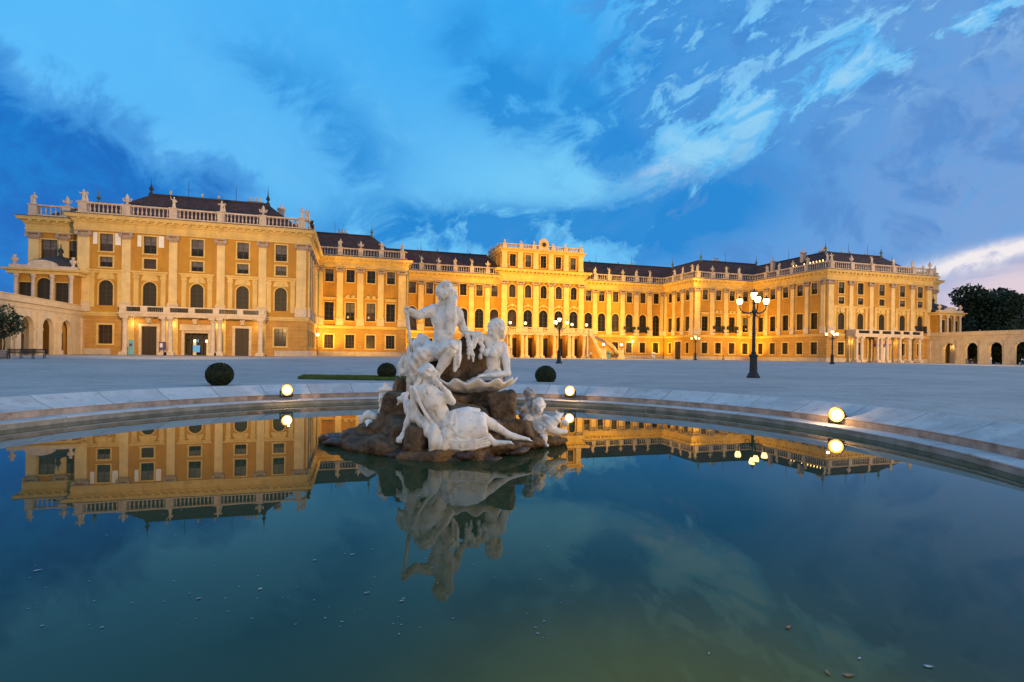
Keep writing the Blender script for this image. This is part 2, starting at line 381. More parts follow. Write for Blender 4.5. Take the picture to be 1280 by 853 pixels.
# coping of the basin, one wedge of stone after another inside one mesh
def rim_mat():
    m = bpy.data.materials.new('rim_stone'); m.use_nodes = True; nt = m.node_tree; N.tree = nt
    bs = nt.nodes['Principled BSDF']; geo = nt.nodes.new('ShaderNodeNewGeometry'); pos = N(geo.outputs['Position'])
    sx = nt.nodes.new('ShaderNodeSeparateXYZ'); nt.links.new(geo.outputs['Position'], sx.inputs[0])
    ang = N.op('ARCTAN2', N(sx.outputs[1]) - PC.y, N(sx.outputs[0]) - PC.x)
    blk = N.op('FLOOR', ang * (44 / (2 * math.pi)))
    wn = nt.nodes.new('ShaderNodeTexWhiteNoise'); wn.noise_dimensions = '1D'; nt.links.new(blk.v, wn.inputs['W'])
    c = nmix(N(wn.outputs[0]), (0.46, 0.44, 0.42, 1), (0.62, 0.59, 0.56, 1))
    c = nmix(sstep(nnoise(pos, 2.2, 6, 0.65), 0.40, 0.66) * 0.55, c, (0.74, 0.70, 0.66, 1))
    c = nmix(sstep(nnoise(pos, 5.0, 6, 0.7), 0.52, 0.72) * 0.55, c, (0.26, 0.24, 0.22, 1))
    fr = N.op('FRACT', ang * (44 / (2 * math.pi)))
    jt = N.op('GREATER_THAN', N.op('ABSOLUTE', fr - 0.5), 0.492)
    c = nmix(jt * 0.75, c, (0.16, 0.14, 0.13, 1))
    nt.links.new(c.v, bs.inputs['Base Color']); bs.inputs['Roughness'].default_value = 0.7
    bn = nt.nodes.new('ShaderNodeBump'); bn.inputs['Strength'].default_value = 0.3; bn.inputs['Distance'].default_value = 0.02
    nt.links.new(nnoise(pos, 18, 5, 0.65).v, bn.inputs['Height']); nt.links.new(bn.outputs[0], bs.inputs['Normal'])
    MATS['rim_stone'] = m
rim_mat()
mat('rim_wall', (0.38, 0.35, 0.30), 0.7, 0.3, 3, 0.2, 20, tint=((0.20, 0.21, 0.13, 1), 2.0, 0.6))
mat('rim_face', (0.44, 0.34, 0.27), 0.75, 0.25, 4, 0.2, 20, tint=((0.16, 0.12, 0.10, 1), 3.0, 0.6))
basin = empty('pool_basin', PC)
def ring_part(name, rz, m, n=176):
    mb = MB(); vs, fs = [], []
    for r, z in rz:
        for k in range(n):
            t = 2 * math.pi * k / n; vs.append((r * math.cos(t), r * math.sin(t), z))
    L = len(rz)
    for i in range(L - 1):
        for k in range(n):
            k2 = (k + 1) % n; fs.append((i * n + k, i * n + k2, (i + 1) * n + k2, (i + 1) * n + k))
    mb.add(vs, fs); return mb.build(name, m, basin, fix=False)
ring_part('basin_wall', [(6.99, -0.25), (6.99, 0.085)], 'rim_wall')
ring_part('ledge', [(6.98, 0.080), (6.98, 0.098), (7.0, 0.105), (7.33, 0.112), (7.345, 0.105)], 'rim_stone')
ring_part('coping_face', [(7.35, 0.09), (7.35, 0.222)], 'rim_face')
ring_part('coping', [(7.35, 0.222), (7.33, 0.228), (7.33, 0.238), (7.36, 0.247), (7.60, 0.315), (7.80, 0.395), (7.90, 0.440), (7.95, 0.448), (7.985, 0.43), (7.99, -0.05)], 'rim_stone')
tag(basin, 'round pale stone basin with sloping coping holding the still water', 'fountain basin')
# thin lawn strip beyond the basin
def camp(px, py, Z):
    """photo measurement at depth Z (metres in front of the lens) -> world point"""
    dx, dy = px - 640, py - 443.0
    c, s = math.cos(RHO), math.sin(RHO)
    X = c * dx + s * dy; Y = -s * dx + c * dy
    return CAM + RGT * (X * Z / FPX) + FWD * Z + UPV * (-Y * Z / FPX)

# ================================================================== PALACE (x along the front, y in depth, z above its own pavement)
PZ = 0.50
palace = empty('palace', (0, 0, PZ))
tag(palace, 'long ochre baroque palace with cream pilasters, dark tiled roofs and a stone balustrade', 'palace')

class Fac:
    """a wall plane: s runs along it, d stands out of it"""
    def __init__(s, o, t, n, mirror): s.o, s.t, s.n, s.m = o, t, n, mirror
    def P(s, a, z, d): return (s.o[0] + a * s.t[0] + d * s.n[0], s.o[1] + a * s.t[1] + d * s.n[1], z)
    def box(s, mb, a0, a1, z0, z1, d0, d1):
        P = s.P
        mb.hexa([P(a0, z0, d1), P(a1, z0, d1), P(a1, z0, d0), P(a0, z0, d0), P(a0, z1, d1), P(a1, z1, d1), P(a1, z1, d0), P(a0, z1, d0)])
    def poly(s, mb, pts, d0, d1):
        n = len(pts); vs = [s.P(a, z, d1) for a, z in pts] + [s.P(a, z, d0) for a, z in pts]
        mb.add(vs, [tuple(range(n)), tuple(range(n, 2 * n))[::-1]] + [(i, (i + 1) % n, n + (i + 1) % n, n + i) for i in range(n)])
    def mb(s): return MB(s.m)

def arcpts(a, zc, r, n=12): return [(a - r * math.cos(math.pi * k / n), zc + r * math.sin(math.pi * k / n)) for k in range(n + 1)]

def wall(F, a0, a1, z0, z1, ops, name, m, depth=0.28, parent=None):
    """front face with real openings and reveals; ops = (a, z0, z1, w, arch)"""
    mb = F.mb(); P = F.P
    ss = sorted(set([a0, a1] + [q for o in ops for q in (o[0] - o[3] / 2, o[0] + o[3] / 2) if a0 < q < a1]))
    zs = sorted(set([z0, z1] + [q for o in ops for q in (o[1], o[2]) if z0 < q < z1]))
    for i in range(len(ss) - 1):
        sc = (ss[i] + ss[i + 1]) / 2
        for j in range(len(zs) - 1):
            zc = (zs[j] + zs[j + 1]) / 2
            if any(abs(sc - o[0]) < o[3] / 2 and o[1] < zc < o[2] for o in ops): continue
            mb.add([P(ss[i], zs[j], 0), P(ss[i + 1], zs[j], 0), P(ss[i + 1], zs[j + 1], 0), P(ss[i], zs[j + 1], 0)], [(0, 1, 2, 3)])
    for (a, b0, b1, w, arch) in ops:
        l, r = a - w / 2, a + w / 2
        if arch:
            pts = arcpts(a, b1 - w / 2, w / 2); h = len(pts) // 2
            for cx, pp in ((l, pts[:h + 1]), (r, pts[h:])):
                vs = [P(cx, b1, 0)] + [P(x, z, 0) for x, z in pp]
                mb.add(vs, [(0, k, k + 1) for k in range(1, len(vs) - 1)])
            loop = [(l, b0)] + pts + [(r, b0)]
        else: loop = [(l, b0), (l, b1), (r, b1), (r, b0)]
        n = len(loop)
        mb.add([P(x, z, 0) for x, z in loop] + [P(x, z, -depth) for x, z in loop], [(i, (i + 1) % n, n + (i + 1) % n, n + i) for i in range(n)])
    return mb.build(name, m, parent or palace, fix=False)

def window(F, a, z0, z1, w, arch, kind, bars=(1, 3), fw=0.2, sill=True, pane='pane', blind=False):
    """surround > pane, sash; returns the opening for the wall"""
    fr = F.mb(); l, r = a - w / 2, a + w / 2
    if arch:
        zc = z1 - w / 2
        F.box(fr, l - fw, l, z0, zc, -0.02, 0.09); F.box(fr, r, r + fw, z0, zc, -0.02, 0.09)
        pi, po = arcpts(a, zc, w / 2), arcpts(a, zc, w / 2 + fw)
        for k in range(len(pi) - 1): F.poly(fr, [pi[k], po[k], po[k + 1], pi[k + 1]], -0.02, 0.09)
    else:
        F.box(fr, l - fw, l, z0, z1, -0.02, 0.09); F.box(fr, r, r + fw, z0, z1, -0.02, 0.09)
        F.box(fr, l - fw, r + fw, z1, z1 + fw, -0.02, 0.09)
    if sill: F.box(fr, l - fw - 0.06, r + fw + 0.06, z0 - fw * 0.9, z0, -0.02, 0.16)
    o = fr.build(kind, 'trim', palace)
    pm = F.mb()
    if arch: F.poly(pm, [(l - .01, z0)] + arcpts(a, z1 - w / 2, w / 2 + .01) + [(r + .01, z0)], -0.30, -0.24)
    else: F.poly(pm, [(l - .01, z0 - .01), (l - .01, z1 + .01), (r + .01, z1 + .01), (r + .01, z0 - .01)], -0.30, -0.24)
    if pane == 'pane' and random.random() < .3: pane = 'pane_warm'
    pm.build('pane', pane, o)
    if kind in ('attic_window', 'belvedere_window', 'mezzanine_window') and random.random() < .72 and not arch:
        cm = F.mb(); F.box(cm, l + .07, r - .07, z0 + (z1 - z0) * random.choice((.45, .5, .5, .62)), z1 - .02, -.2395, -.2385); cm.build('upper_panel', 'upper_panel', o)  # grey panel over the upper part of the pane
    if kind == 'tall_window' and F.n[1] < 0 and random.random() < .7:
        cm = F.mb(); F.poly(cm, [(a - .42 + .2 * math.cos(t), z0 + .75 + .28 * math.sin(t)) for t in np.linspace(0, 5.6, 9)], -.2395, -.2385); cm.build('lamp_glint', 'lamp_glint', o)  # glowing disc painted on the pane as a lamp's reflection
        cm = F.mb(); F.box(cm, l + .1, a - .08, z0 + 1.7, z1 - .1, -.2395, -.2385); F.box(cm, a + .08, r - .1, z0 + 1.7, z1 - .1, -.2395, -.2385); cm.build('upper_panel', 'upper_panel', o)
    if bars:
        sm = F.mb(); bw = 0.045
        top = z1 - (w * 0.25 if arch else 0)
        for k in range(bars[0]):
            c = l + w * (k + 1) / (bars[0] + 1); F.box(sm, c - bw, c + bw, z0, z1 - 0.02, -0.238, -0.19)
        for k in range(bars[1]):
            c = z0 + (z1 - z0) * (k + 1) / (bars[1] + 1)
            hw = w / 2
            if arch and c > z1 - hw: hw = math.sqrt(max(0.0, hw * hw - (c - z1 + hw) ** 2))
            F.box(sm, a - hw, a + hw, c - bw * .6, c + bw * .6, -0.238, -0.20)
        F.box(sm, l, l + .06, z0, z1 - (w / 2 if arch else 0), -0.238, -0.19); F.box(sm, r - .06, r, z0, z1 - (w / 2 if arch else 0), -0.238, -0.19)
        sm.build('sash', 'sash', o)
    if blind:
        bm_ = F.mb(); F.box(bm_, l - 1.0, l - 0.28, z1 - (z1 - z0) * .62, z1 + .15, 0.10, 0.14); bm_.build('open_shutter', 'white_blind', o)
        bm_ = F.mb(); F.box(bm_, r + 0.28, r + 0.8, z1 - (z1 - z0) * .62, z1 + .1, 0.10, 0.14); bm_.build('open_shutter', 'white_blind', o)
    return (a, z0, z1, w, arch)

def door(F, a, z0, z1, w):
    fr = F.mb(); l, r = a - w / 2, a + w / 2
    F.box(fr, l - .38, l, z0, z1, -0.02, 0.10); F.box(fr, r, r + .38, z0, z1, -0.02, 0.10); F.box(fr, l - .38, r + .38, z1, z1 + .38, -0.02, 0.12)
    o = fr.build('door', 'pale_stone', palace)
    for k in (0, 1):
        lf = F.mb(); x0 = l + k * w / 2; F.box(lf, x0 + .01, x0 + w / 2 - .01, z0, z1, -0.27, -0.20)
        for q in range(3):
            F.box(lf, x0 + .14, x0 + w / 2 - .14, z0 + .25 + q * (z1 - z0) / 3, z0 + (q + 1) * (z1 - z0) / 3 - .12, -0.198, -0.16)
        lf.build('door_leaf', 'door_wood', o)
    return (a, z0, z1, w, False)

def pilaster(F, a, w, zc=17.0, zt=18.0, zb=7.64, zp=6.25, d=0.24):
    mb = F.mb(); F.box(mb, a - w / 2, a + w / 2, zb + .35, zc, -0.02, d)
    F.box(mb, a - w / 2 - .10, a + w / 2 + .10, zb, zb + .2, -0.02, d + .12); F.box(mb, a - w / 2 - .05, a + w / 2 + .05, zb + .2, zb + .35, -0.02, d + .06)
    o = mb.build('pilaster', 'pilaster', palace)
    pm = F.mb(); F.box(pm, a - w / 2 - .16, a + w / 2 + .16, zp + .003, zb - .12, -0.02, d + .15); F.box(pm, a - w / 2 - .24, a + w / 2 + .24, zb - .12, zb - .003, -0.02, d + .22)
    pm.build('pedestal', 'pale_stone', o)
    cm = F.mb()
    F.box(cm, a - w / 2 - .04, a + w / 2 + .04, zc + .003, zc + .25, -0.02, d + .04)
    F.box(cm, a - w / 2 - .12, a + w / 2 + .12, zc + .25, zc + .62, -0.02, d + .12)
    F.box(cm, a - w / 2 - .3, a + w / 2 + .3, zt - .2, zt - .003, -0.02, d + .28)
    for sg in (-1, 1):   # volutes
        ctr = (a + sg * (w / 2 + .1), zc + .52); pts = [(ctr[0] + .27 * math.cos(2 * math.pi * k / 10), ctr[1] + .30 * math.sin(2 * math.pi * k / 10)) for k in range(10)]
        F.poly(cm, pts, 0.0, d + .26)
    # small leaf drops
    for k in range(3):
        x = a + (k - 1) * w * .3; F.poly(cm, [(x - .12, zc + .25), (x, zc - .08), (x + .12, zc + .25)], 0.0, d + .14)
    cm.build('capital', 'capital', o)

def sweep(path, prof, name, m, mirror, parent=None, closed=False, dent=None):
    """profile (d, z) carried along a plan line with mitred corners, d to the right of travel"""
    mb = MB(mirror); n = len(path); k = len(prof); vs = []
    nr = []
    for i in range(n - 1):
        dx, dy = path[i + 1][0] - path[i][0], path[i + 1][1] - path[i][1]; l = math.hypot(dx, dy); nr.append((dy / l, -dx / l))
    for i in range(n):
        a = nr[max(i - 1, 0)]; b = nr[min(i, n - 2)]; dt = 1 + a[0] * b[0] + a[1] * b[1]
        mx, my = (a[0] + b[0]) / dt, (a[1] + b[1]) / dt
        for d, z in prof: vs.append((path[i][0] + mx * d, path[i][1] + my * d, z))
    fs = []
    for i in range(n - 1):
        for j in range(k):
            j2 = (j + 1) % k; fs.append((i * k + j, i * k + j2, (i + 1) * k + j2, (i + 1) * k + j))
    fs.append(tuple(range(k))); fs.append(tuple(range((n - 1) * k, n * k)))
    mb.add(vs, fs)
    if dent:
        sp, w, d0, d1, z0, z1 = dent
        for i in range(n - 1):
            ax, ay = path[i]; bx, by = path[i + 1]; L = math.hypot(bx - ax, by - ay); t = ((bx - ax) / L, (by - ay) / L)
            F = Fac((ax, ay), t, nr[i], mirror); c = int(L / sp)
            for q in range(c):
                s0 = (q + .5) * L / c; F.box(mb, s0 - w / 2, s0 + w / 2, z0, z1, d0, d1)
    return mb.build(name, m, parent or palace)

PED = []   # (world point of pedestal top, direction, description, kind)
def balustrade(F, L, peds, z0=20.35, z1=22.1, name='balustrade', d=0.1, desc=None, skip_b=False):
    mb = F.mb(); F.box(mb, -d * 0, L, z0, z0 + .28, -.28 + d, .28 + d); F.box(mb, 0, L, z1 - .25, z1 - .02, -.26 + d, .26 + d)
    ps = sorted(peds)
    xs = [0] + ps + [L]
    for i in range(len(xs) - 1):
        a, b = xs[i] + (.55 if i else 0.1), xs[i + 1] - (.55 if i < len(ps) else 0.1)
        n = int((b - a) / 0.52)
        for k in range(n):
            x = a + (k + .5) * (b - a) / n; c = F.P(x, z0 + .28, d); h = z1 - .25 - z0 - .28
            mb2 = MB(); mb2.lathe(c, [(.09, 0), (.09, .12), (.06, .16), (.14, .42), (.125, .55), (.055, h - .25), (.09, h - .12), (.09, h)], 6, False)
            mb.add(mb2.v, mb2.f)
    for x in ps:
        F.box(mb, x - .50, x + .50, z0 + .002, z1 - .12, -.46 + d, .46 + d); F.box(mb, x - .58, x + .58, z1 - .12, z1, -.54 + d, .54 + d)
    return mb.build(name, 'stone', palace)

ROOFW = []
def hip(x0, x1, y0, y1, z0, ra, rb, zr, mirror, axis='x'):
    mb = MB(mirror)
    vs = [(x0, y0, z0), (x1, y0, z0), (x1, y1, z0), (x0, y1, z0), (ra[0], ra[1], zr), (rb[0], rb[1], zr)]
    fs = [(0, 1, 5, 4), (1, 2, 5), (2, 3, 4, 5), (3, 0, 4)] if axis == 'x' else [(0, 1, 4), (1, 2, 5, 4), (2, 3, 5), (3, 0, 4, 5)]
    mb.add(vs, fs); o = mb.build('roof', 'roof_tile', palace, fix=False)
    rm = MB(mirror); rm.tube([(ra[0], ra[1], zr + .05), (rb[0], rb[1], zr + .05)], .16, 6); rm.build('ridge_cap', 'lead', o)
    return o

def finial(x, y, z, h=3.2, m='copper'):
    mb = MB(); mb.lathe((x, y, z - .3), [(.40, 0), (.34, .5), (.14, .7), (.12, .9), (.32, 1.1), (.34, 1.3), (.15, 1.6), (.08, 2.0), (.04, h * .85), (.008, h + .7)], 8)
    mb.build('finial', m, palace)
def chimney(x, y, z, w=1.4, d=0.9, h=2.0, m='stone'):
    mb = MB(); mb.box(x - w / 2, x + w / 2, y - d / 2, y + d / 2, z - 2.5, z + h); mb.box(x - w / 2 - .15, x + w / 2 + .15, y - d / 2 - .15, y + d / 2 + .15, z + h - .35, z + h - .05)
    n = max(1, int(w / .6))
    for k in range(n): mb.lathe((x - w / 2 + (k + .5) * w / n, y, z + h - .1), [(.2, 0), (.17, .8), (.2, .85)], 6)
    mb.build('chimney', m, palace)

G, WW, D1, S2, D2 = 53.12, 31.2, 22.38, 17.85, 35.46
CX = 11.3
TOPW = (15.1, 17.65, 1.65); MEZ = (12.82, 14.3, 1.6); ARC = (7.2, 10.88, 1.78); TALL = (7.24, 10.93, 1.8); GRD = (1.6, 4.35, 1.75)
for sg in (-1, 1):
    mir = sg > 0
    fr = Fac((-G, 0), (-1, 0), (0, -1), mir)
    sd_ = Fac((-G, 0), (0, 1), (1, 0), mir)
    s2 = Fac((-G, D1), (1, 0), (0, -1), mir)
    ss_ = Fac((-G + S2, D1), (0, 1), (1, 0), mir)
    s3 = Fac((-G + S2, D2), (1, 0), (0, -1), mir)
    bk = Fac((-G - WW, 4.3), (-1, 0), (0, -1), mir)
    L3 = G - S2 - CX
    B1 = [3.95, 9.45, 15.75, 22.0, 27.55]; P1 = [0.95, 6.63, 12.5, 18.95, 25.0, 30.3]
    B2 = [3.25, 7.26, 11.54, 15.59, 19.62]; P2 = [0.9, 5.25, 9.4, 13.5, 17.65, 21.6]
    B3 = [2.4, 6.5, 10.6, 14.6]; P3 = [0.6, 4.45, 8.45, 12.55, 16.9]
    B4 = [2.5, 6.5, 10.2]; P4 = [0.75, 4.5, 8.35, 12.2]
    B5 = [2.56, 6.6, 10.68, 14.78, 18.8, 22.6]; P5 = [0.6, 4.58, 8.64, 12.75, 16.8, 20.8]
    LM = 'left' if sg < 0 else 'right'
    # ---- wing front
    up, lo = [], []
    for i, a in enumerate(B1):
        up.append(window(fr, a, TOPW[0], TOPW[1], TOPW[2], False, 'attic_window', (1, 2), .2, blind=(sg < 0 and i >= 3)))
        up.append(window(fr, a, MEZ[0], MEZ[1], MEZ[2], False, 'mezzanine_window', (1, 1), .22))
        up.append(window(fr, a, ARC[0], ARC[1], ARC[2], True, 'arched_window', (1, 4), .16, False, 'shutter'))
        # aedicule round the arched window
        ae = fr.mb()
        for q in (-1, 1):
            fr.box(ae, a + q * 1.75 - .32, a + q * 1.75 + .32, 6.9, 11.9, -.02, .10); fr.box(ae, a + q * 1.75 - .4, a + q * 1.75 + .4, 11.3, 11.7, .1, .16)
        fr.box(ae, a - 2.2, a + 2.2, 11.9, 12.2, -.02, .16); fr.box(ae, a - 2.4, a + 2.4, 12.2, 12.42, -.02, .34)
        fr.poly(ae, [(a - .25, 10.95), (a - .42, 11.75), (a + .42, 11.75), (a + .25, 10.95)], .05, .22)
        fr.poly(ae, arcpts(a, 11.05, 1.15, 8), -.02, .06)
        ae.build('window_aedicule', 'trim', palace)
        if i in (0, 4): lo.append(window(fr, a, GRD[0], GRD[1], GRD[2], False, 'ground_window', (2, 3), .26))
        elif sg < 0 and i == 2:
            lo.append((a, 0.0, 3.8, 3.2, False))
        elif sg < 0 or i == 2: lo.append(door(fr, a, 0.0, 4.28, 1.95))
        else: lo.append(window(fr, a, GRD[0], GRD[1], GRD[2], False, 'ground_window', (2, 3), .26))
    wall(fr, 0, WW, 0.0, 5.65, lo, 'rusticated_wall', 'rusticated'); wall(fr, 0, WW, 5.65, 18.05, up, 'wall', 'wall')
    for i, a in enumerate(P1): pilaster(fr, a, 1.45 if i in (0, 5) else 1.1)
    # ---- wing side towards the court
    up, lo = [], []
    for i, a in enumerate(B2):
        up.append(window(sd_, a, TOPW[0], TOPW[1], 1.6, False, 'attic_window', (1, 2)))
        up.append(window(sd_, a, TALL[0], TALL[1], 1.75, False, 'tall_window', (1, 3)))
        lo.append(window(sd_, a, GRD[0], GRD[1], 1.7, False, 'ground_window', (2, 3), .26))
    wall(sd_, 0, D1, 0.0, 5.65, lo, 'rusticated_wall', 'rusticated'); wall(sd_, 0, D1, 5.65, 18.05, up, 'wall', 'wall')
    for i, a in enumerate(P2): pilaster(sd_, a, 1.0)
    # ---- second front, set back
    up, lo = [], []
    for i, a in enumerate(B3):
        up.append(window(s2, a, TOPW[0], TOPW[1], 1.6, False, 'attic_window', (1, 2)))
        up.append(window(s2, a, TALL[0], TALL[1], 1.8, False, 'tall_window', (1, 3)))
        lm = s2.mb(); s2.box(lm, a - 1.35, a + 1.35, 11.75, 11.95, -.02, .3)
        if i in (1, 2):
            for q in (-1, 1): s2.poly(lm, [(a + q * (.55 + .4 * math.cos(k * .63)), 12.2 + .26 * math.sin(k * .63)) for k in range(10)], 0, .2)
        else: s2.box(lm, a - 1.1, a + 1.1, 11.4, 11.75, -.02, .12)
        lm.build('window_hood', 'trim', palace)
        lo.append(window(s2, a, GRD[0], GRD[1], 1.75, False, 'ground_window', (2, 3), .26))
    wall(s2, 0, S2, 0.0, 5.65, lo, 'rusticated_wall', 'rusticated'); wall(s2, 0, S2, 5.65, 18.05, up, 'wall', 'wall')
    for i, a in enumerate(P3): pilaster(s2, a, 1.5 if i == 4 else 1.2)
    # ---- its side, seen only on the right
    up, lo = [], []
    for i, a in enumerate(B4):
        if sg > 0:
            up.append(window(ss_, a, TOPW[0], TOPW[1], 1.6, False, 'attic_window', (1, 2)))
            up.append(window(ss_, a, TALL[0], TALL[1], 1.7, False, 'tall_window', (1, 3)))
            lo.append(door(ss_, a, 0, 4.6, 2.6) if i == 1 else window(ss_, a, 1.6, 4.3, 1.25, False, 'ground_window', (1, 3), .22))
    wall(ss_, 0, D2 - D1, 0.0, 5.65, lo, 'rusticated_wall', 'wall'); wall(ss_, 0, D2 - D1, 5.65, 18.05, up, 'wall', 'wall')
    for i, a in enumerate(P4): pilaster(ss_, a, 1.15)
    # ---- long recessed front
    up, lo = [], []
    for i, a in enumerate(B5):
        up.append(window(s3, a, 14.95, 17.7, 1.65, False, 'attic_window', (1, 2)))
        up.append(window(s3, a, 7.1 if i else 6.2, 11.86, 2.15, True, 'arched_window', (1, 4), .22))
        lo.append(window(s3, a, GRD[0], GRD[1], 1.7, False, 'ground_window', (2, 3), .28))
    wall(s3, 0, L3, 0.0, 5.65, lo, 'rusticated_wall', 'rusticated'); wall(s3, 0, L3, 5.65, 18.05, up, 'wall', 'wall')
    for i, a in enumerate(P5): pilaster(s3, a, 1.25)
    # ---- set back bay on the outer side, and closing walls
    up = [window(bk, a, 14.2, 17.0, 2.0, False, 'attic_window', (1, 2)) for a in (1.75, 5.2)]
    wall(bk, 0, 7.8, 0.0, 18.05, up, 'wall', 'wall')
    for a in (3.35, 7.05): pilaster(bk, a, 1.3)
    cw = MB(mir)
    cw.add([(-92.1, 4.3, 0), (-92.1, 40, 0), (-92.1, 40, 18.05), (-92.1, 4.3, 18.05)], [(0, 1, 2, 3)])
    cw.add([(-84.32, 0, 0), (-84.32, 4.3, 0), (-84.32, 4.3, 18.05), (-84.32, 0, 18.05)], [(0, 1, 2, 3)])
    cw.add([(-92.1, 40, 0), (-CX, 50, 0), (-CX, 50, 18.05), (-92.1, 40, 18.05)], [(0, 1, 2, 3)]); cw.build('rear_wall', 'wall', palace, fix=False)
    # ---- mouldings carried round every corner
    path = [(-92.1, 14), (-92.1, 4.3), (-84.31, 4.3), (-84.31, 0), (-G, 0), (-G, D1), (-G + S2, D1), (-G + S2, D2), (-CX + .0, D2)]
    # plinth and string course
    path2 = path[3:]
    if sg < 0: pl_paths = [[(-84.31, 4), (-84.31, 0), (-80.0, 0)], [(-57.9, 0), (-G, 0), (-G, D1), (-G + S2, D1), (-G + S2, D2), (-CX, D2)]]
    else: pl_paths = [[(-84.31, 4), (-84.31, 0), (-70.0, 0)], [(-67.6, 0), (-G, 0), (-G, D1), (-G + S2, D1), (-G + S2, D1 + 4.6)], [(-G + S2, D1 + 8.4), (-G + S2, D2), (-CX, D2)]]
    for pp in pl_paths: sweep(pp, [(-.02, -.2), (.16, -.2), (.16, .80), (.12, .88), (-.02, .88)], 'plinth', 'plinth', mir)
    sweep(path2, [(-.02, 5.62), (.12, 5.66), (.16, 5.85), (.26, 5.95), (.26, 6.12), (.14, 6.24), (-.02, 6.25)], 'string_course', 'trim', mir)
    sweep(path, [(-.3, 18.0), (.28, 18.0), (.28, 18.28), (.34, 18.32), (.34, 18.6), (.30, 18.62), (.30, 19.15), (.42, 19.2), (.55, 19.45), (.60, 19.62), (1.05, 19.70), (1.10, 19.95), (1.22, 20.15), (-.3, 20.15)],
          'entablature', 'trim', mir, dent=(1.05, .42, .5, .98, 19.45, 19.69))
    sweep(path, [(-.6, 20.153), (1.20, 20.153), (1.20, 20.22), (.55, 20.40), (-.6, 20.42)], 'gutter', 'lead', mir)
    # ---- balustrades with pedestals
    for (F, L, ps, where) in ((bk, 7.8, [3.0, 7.1], 'set-back outer bay'), (fr, WW, P1[:-1] + [30.4], 'wing front'), (sd_, D1, P2[1:-1], 'wing side'), (s2, S2, P3[1:] if sg < 0 else P3[1:], 'second front'),
                              (ss_, D2 - D1, P4[1:-1] if sg > 0 else [], 'short return'), (s3, L3, P5[1:], 'recessed front')):
        if where == 'short return' and sg < 0: continue
        balustrade(F, L, ps)
        for x in ps:
            q = F.P(x, 22.1, 0.1); PED.append(((-q[0] if mir else q[0], q[1], q[2] + PZ), LM, where, math.atan2(F.n[1], -F.n[0] if mir else F.n[0])))
    # ---- roofs
    hip(-83.4, -54.0, .9, 13.1, 20.4, (-77.3, 7.0), (-60.1, 7.0), 25.7, mir)
    hip(-66.2, -54.0, .91, 35.5, 20.41, (-60.1, 7.0), (-60.1, 29.4), 25.71, mir, 'y')
    hip(-66.2, -36.2, 23.3, 35.5, 20.42, (-60.1, 29.4), (-42.3, 29.4), 26.3, mir)
    hip(-48.4, -36.2, 23.31, 48.5, 20.43, (-42.3, 29.4), (-42.3, 42.5), 26.4, mir, 'y')
    hip(-48.4, -9.0, 36.4, 48.6, 20.44, (-42.3, 42.5), (-13.0, 42.5), 26.3, mir)
    hip(-91.5, -80.0, 5.2, 16.5, 20.38, (-86.5, 11.0), (-84.0, 11.0), 24.6, mir)
    f = -1 if not mir else 1
    finial(77.3 * f, 7, 25.7, 2.4, 'lead' if f < 0 else 'copper'); finial(60.1 * f, 7, 25.7, 3.0, 'lead' if f < 0 else 'copper'); finial(42.3 * f, 29.4, 26.3); finial(60.1 * f, 29.4, 25.9); finial(42.3 * f, 42.5, 26.4); finial(86 * f, 11, 24.6, 2.6)
    for (x, y, z, w, h) in ((75.3, 9.5, 25.2, 1.2, 2.3), (70.7, 9.8, 25.2, 1.0, 2.4), (68.2, 9.8, 25.2, 1.0, 2.2), (62.4, 9.5, 25.4, 2.6, 2.2), (58.6, 12, 25.4, 1.2, 2.0), (57, 20, 24.4, .9, 2.2), (48.5, 31.5, 26.0, 2.4, 2.0), (30, 44.5, 25.5, 1.8, 1.8), (25.6, 44.0, 25.6, 1.0, 1.6), (17, 44.5, 25.6, 1.0, 1.6)):
        chimney(x * f, y, z, w * .85, .8, h * .55, 'stone')

# ---- lightning rods along the ridges
for (x, y, z) in ((-72, 7, 25.7), (-65, 7, 25.7), (-50, 29.4, 26.3), (-30, 42.5, 26.3), (-18, 42.5, 26.3), (18, 42.5, 26.3), (29, 42.5, 26.3), (50, 29.4, 26.3), (60.1, 18, 25.7), (67, 7, 25.7), (73, 7, 25.7)):
    mb = MB(); mb.tube([(x, y, z - .2), (x, y, z + 2.6)], [.05, .03], 6); mb.build('lightning_rod', 'iron', palace)
# ---- rainwater pipes in the corners
for (x, y) in ((-52.75, 21.9), (-35.0, 22.0), (-84.6, 3.95), (52.75, 21.9), (34.9, 35.1), (-34.9, 35.1), (-84.0, -.14), (84.0, -.14)):
    mb = MB(); mb.tube([(x, y, .2), (x, y, 18.2)], .085, 8); [mb.lathe((x, y, z), [(.12, 0), (.12, .1)], 8) for z in (3, 8, 13)]; mb.build('downpipe', 'copper', palace)
# ---- entrance hall glass front in the left wing's middle bay
gf = Fac((-G, 0), (-1, 0), (0, -1), False)
em = gf.mb(); gf.box(em, 15.75 - 1.62, 15.75 + 1.62, 3.4, 3.8, -.3, -.1); gf.box(em, 15.75 - 2.0, 15.75 - 1.6, 0, 3.8, -.02, .12); gf.box(em, 15.75 + 1.6, 15.75 + 2.0, 0, 3.8, -.02, .12); gf.box(em, 15.75 - 2.2, 15.75 + 2.2, 3.8, 4.7, -.02, .3)
ent = em.build('glazed_entrance', 'pale_stone', palace)
em = gf.mb(); gf.box(em, 15.75 - 1.7, 15.75 + 1.7, -.02, 3.5, -1.9, -1.8); em.build('dark_interior', 'door_wood', ent)
em = gf.mb()
for k in range(5): c = 15.75 - 1.55 + k * .775; gf.box(em, c - .05, c + .05, 0, 3.4, -.3, -.2)
gf.box(em, 15.75 - 1.6, 15.75 + 1.6, 2.55, 2.66, -.3, -.2); em.build('door_frame', 'iron', ent)
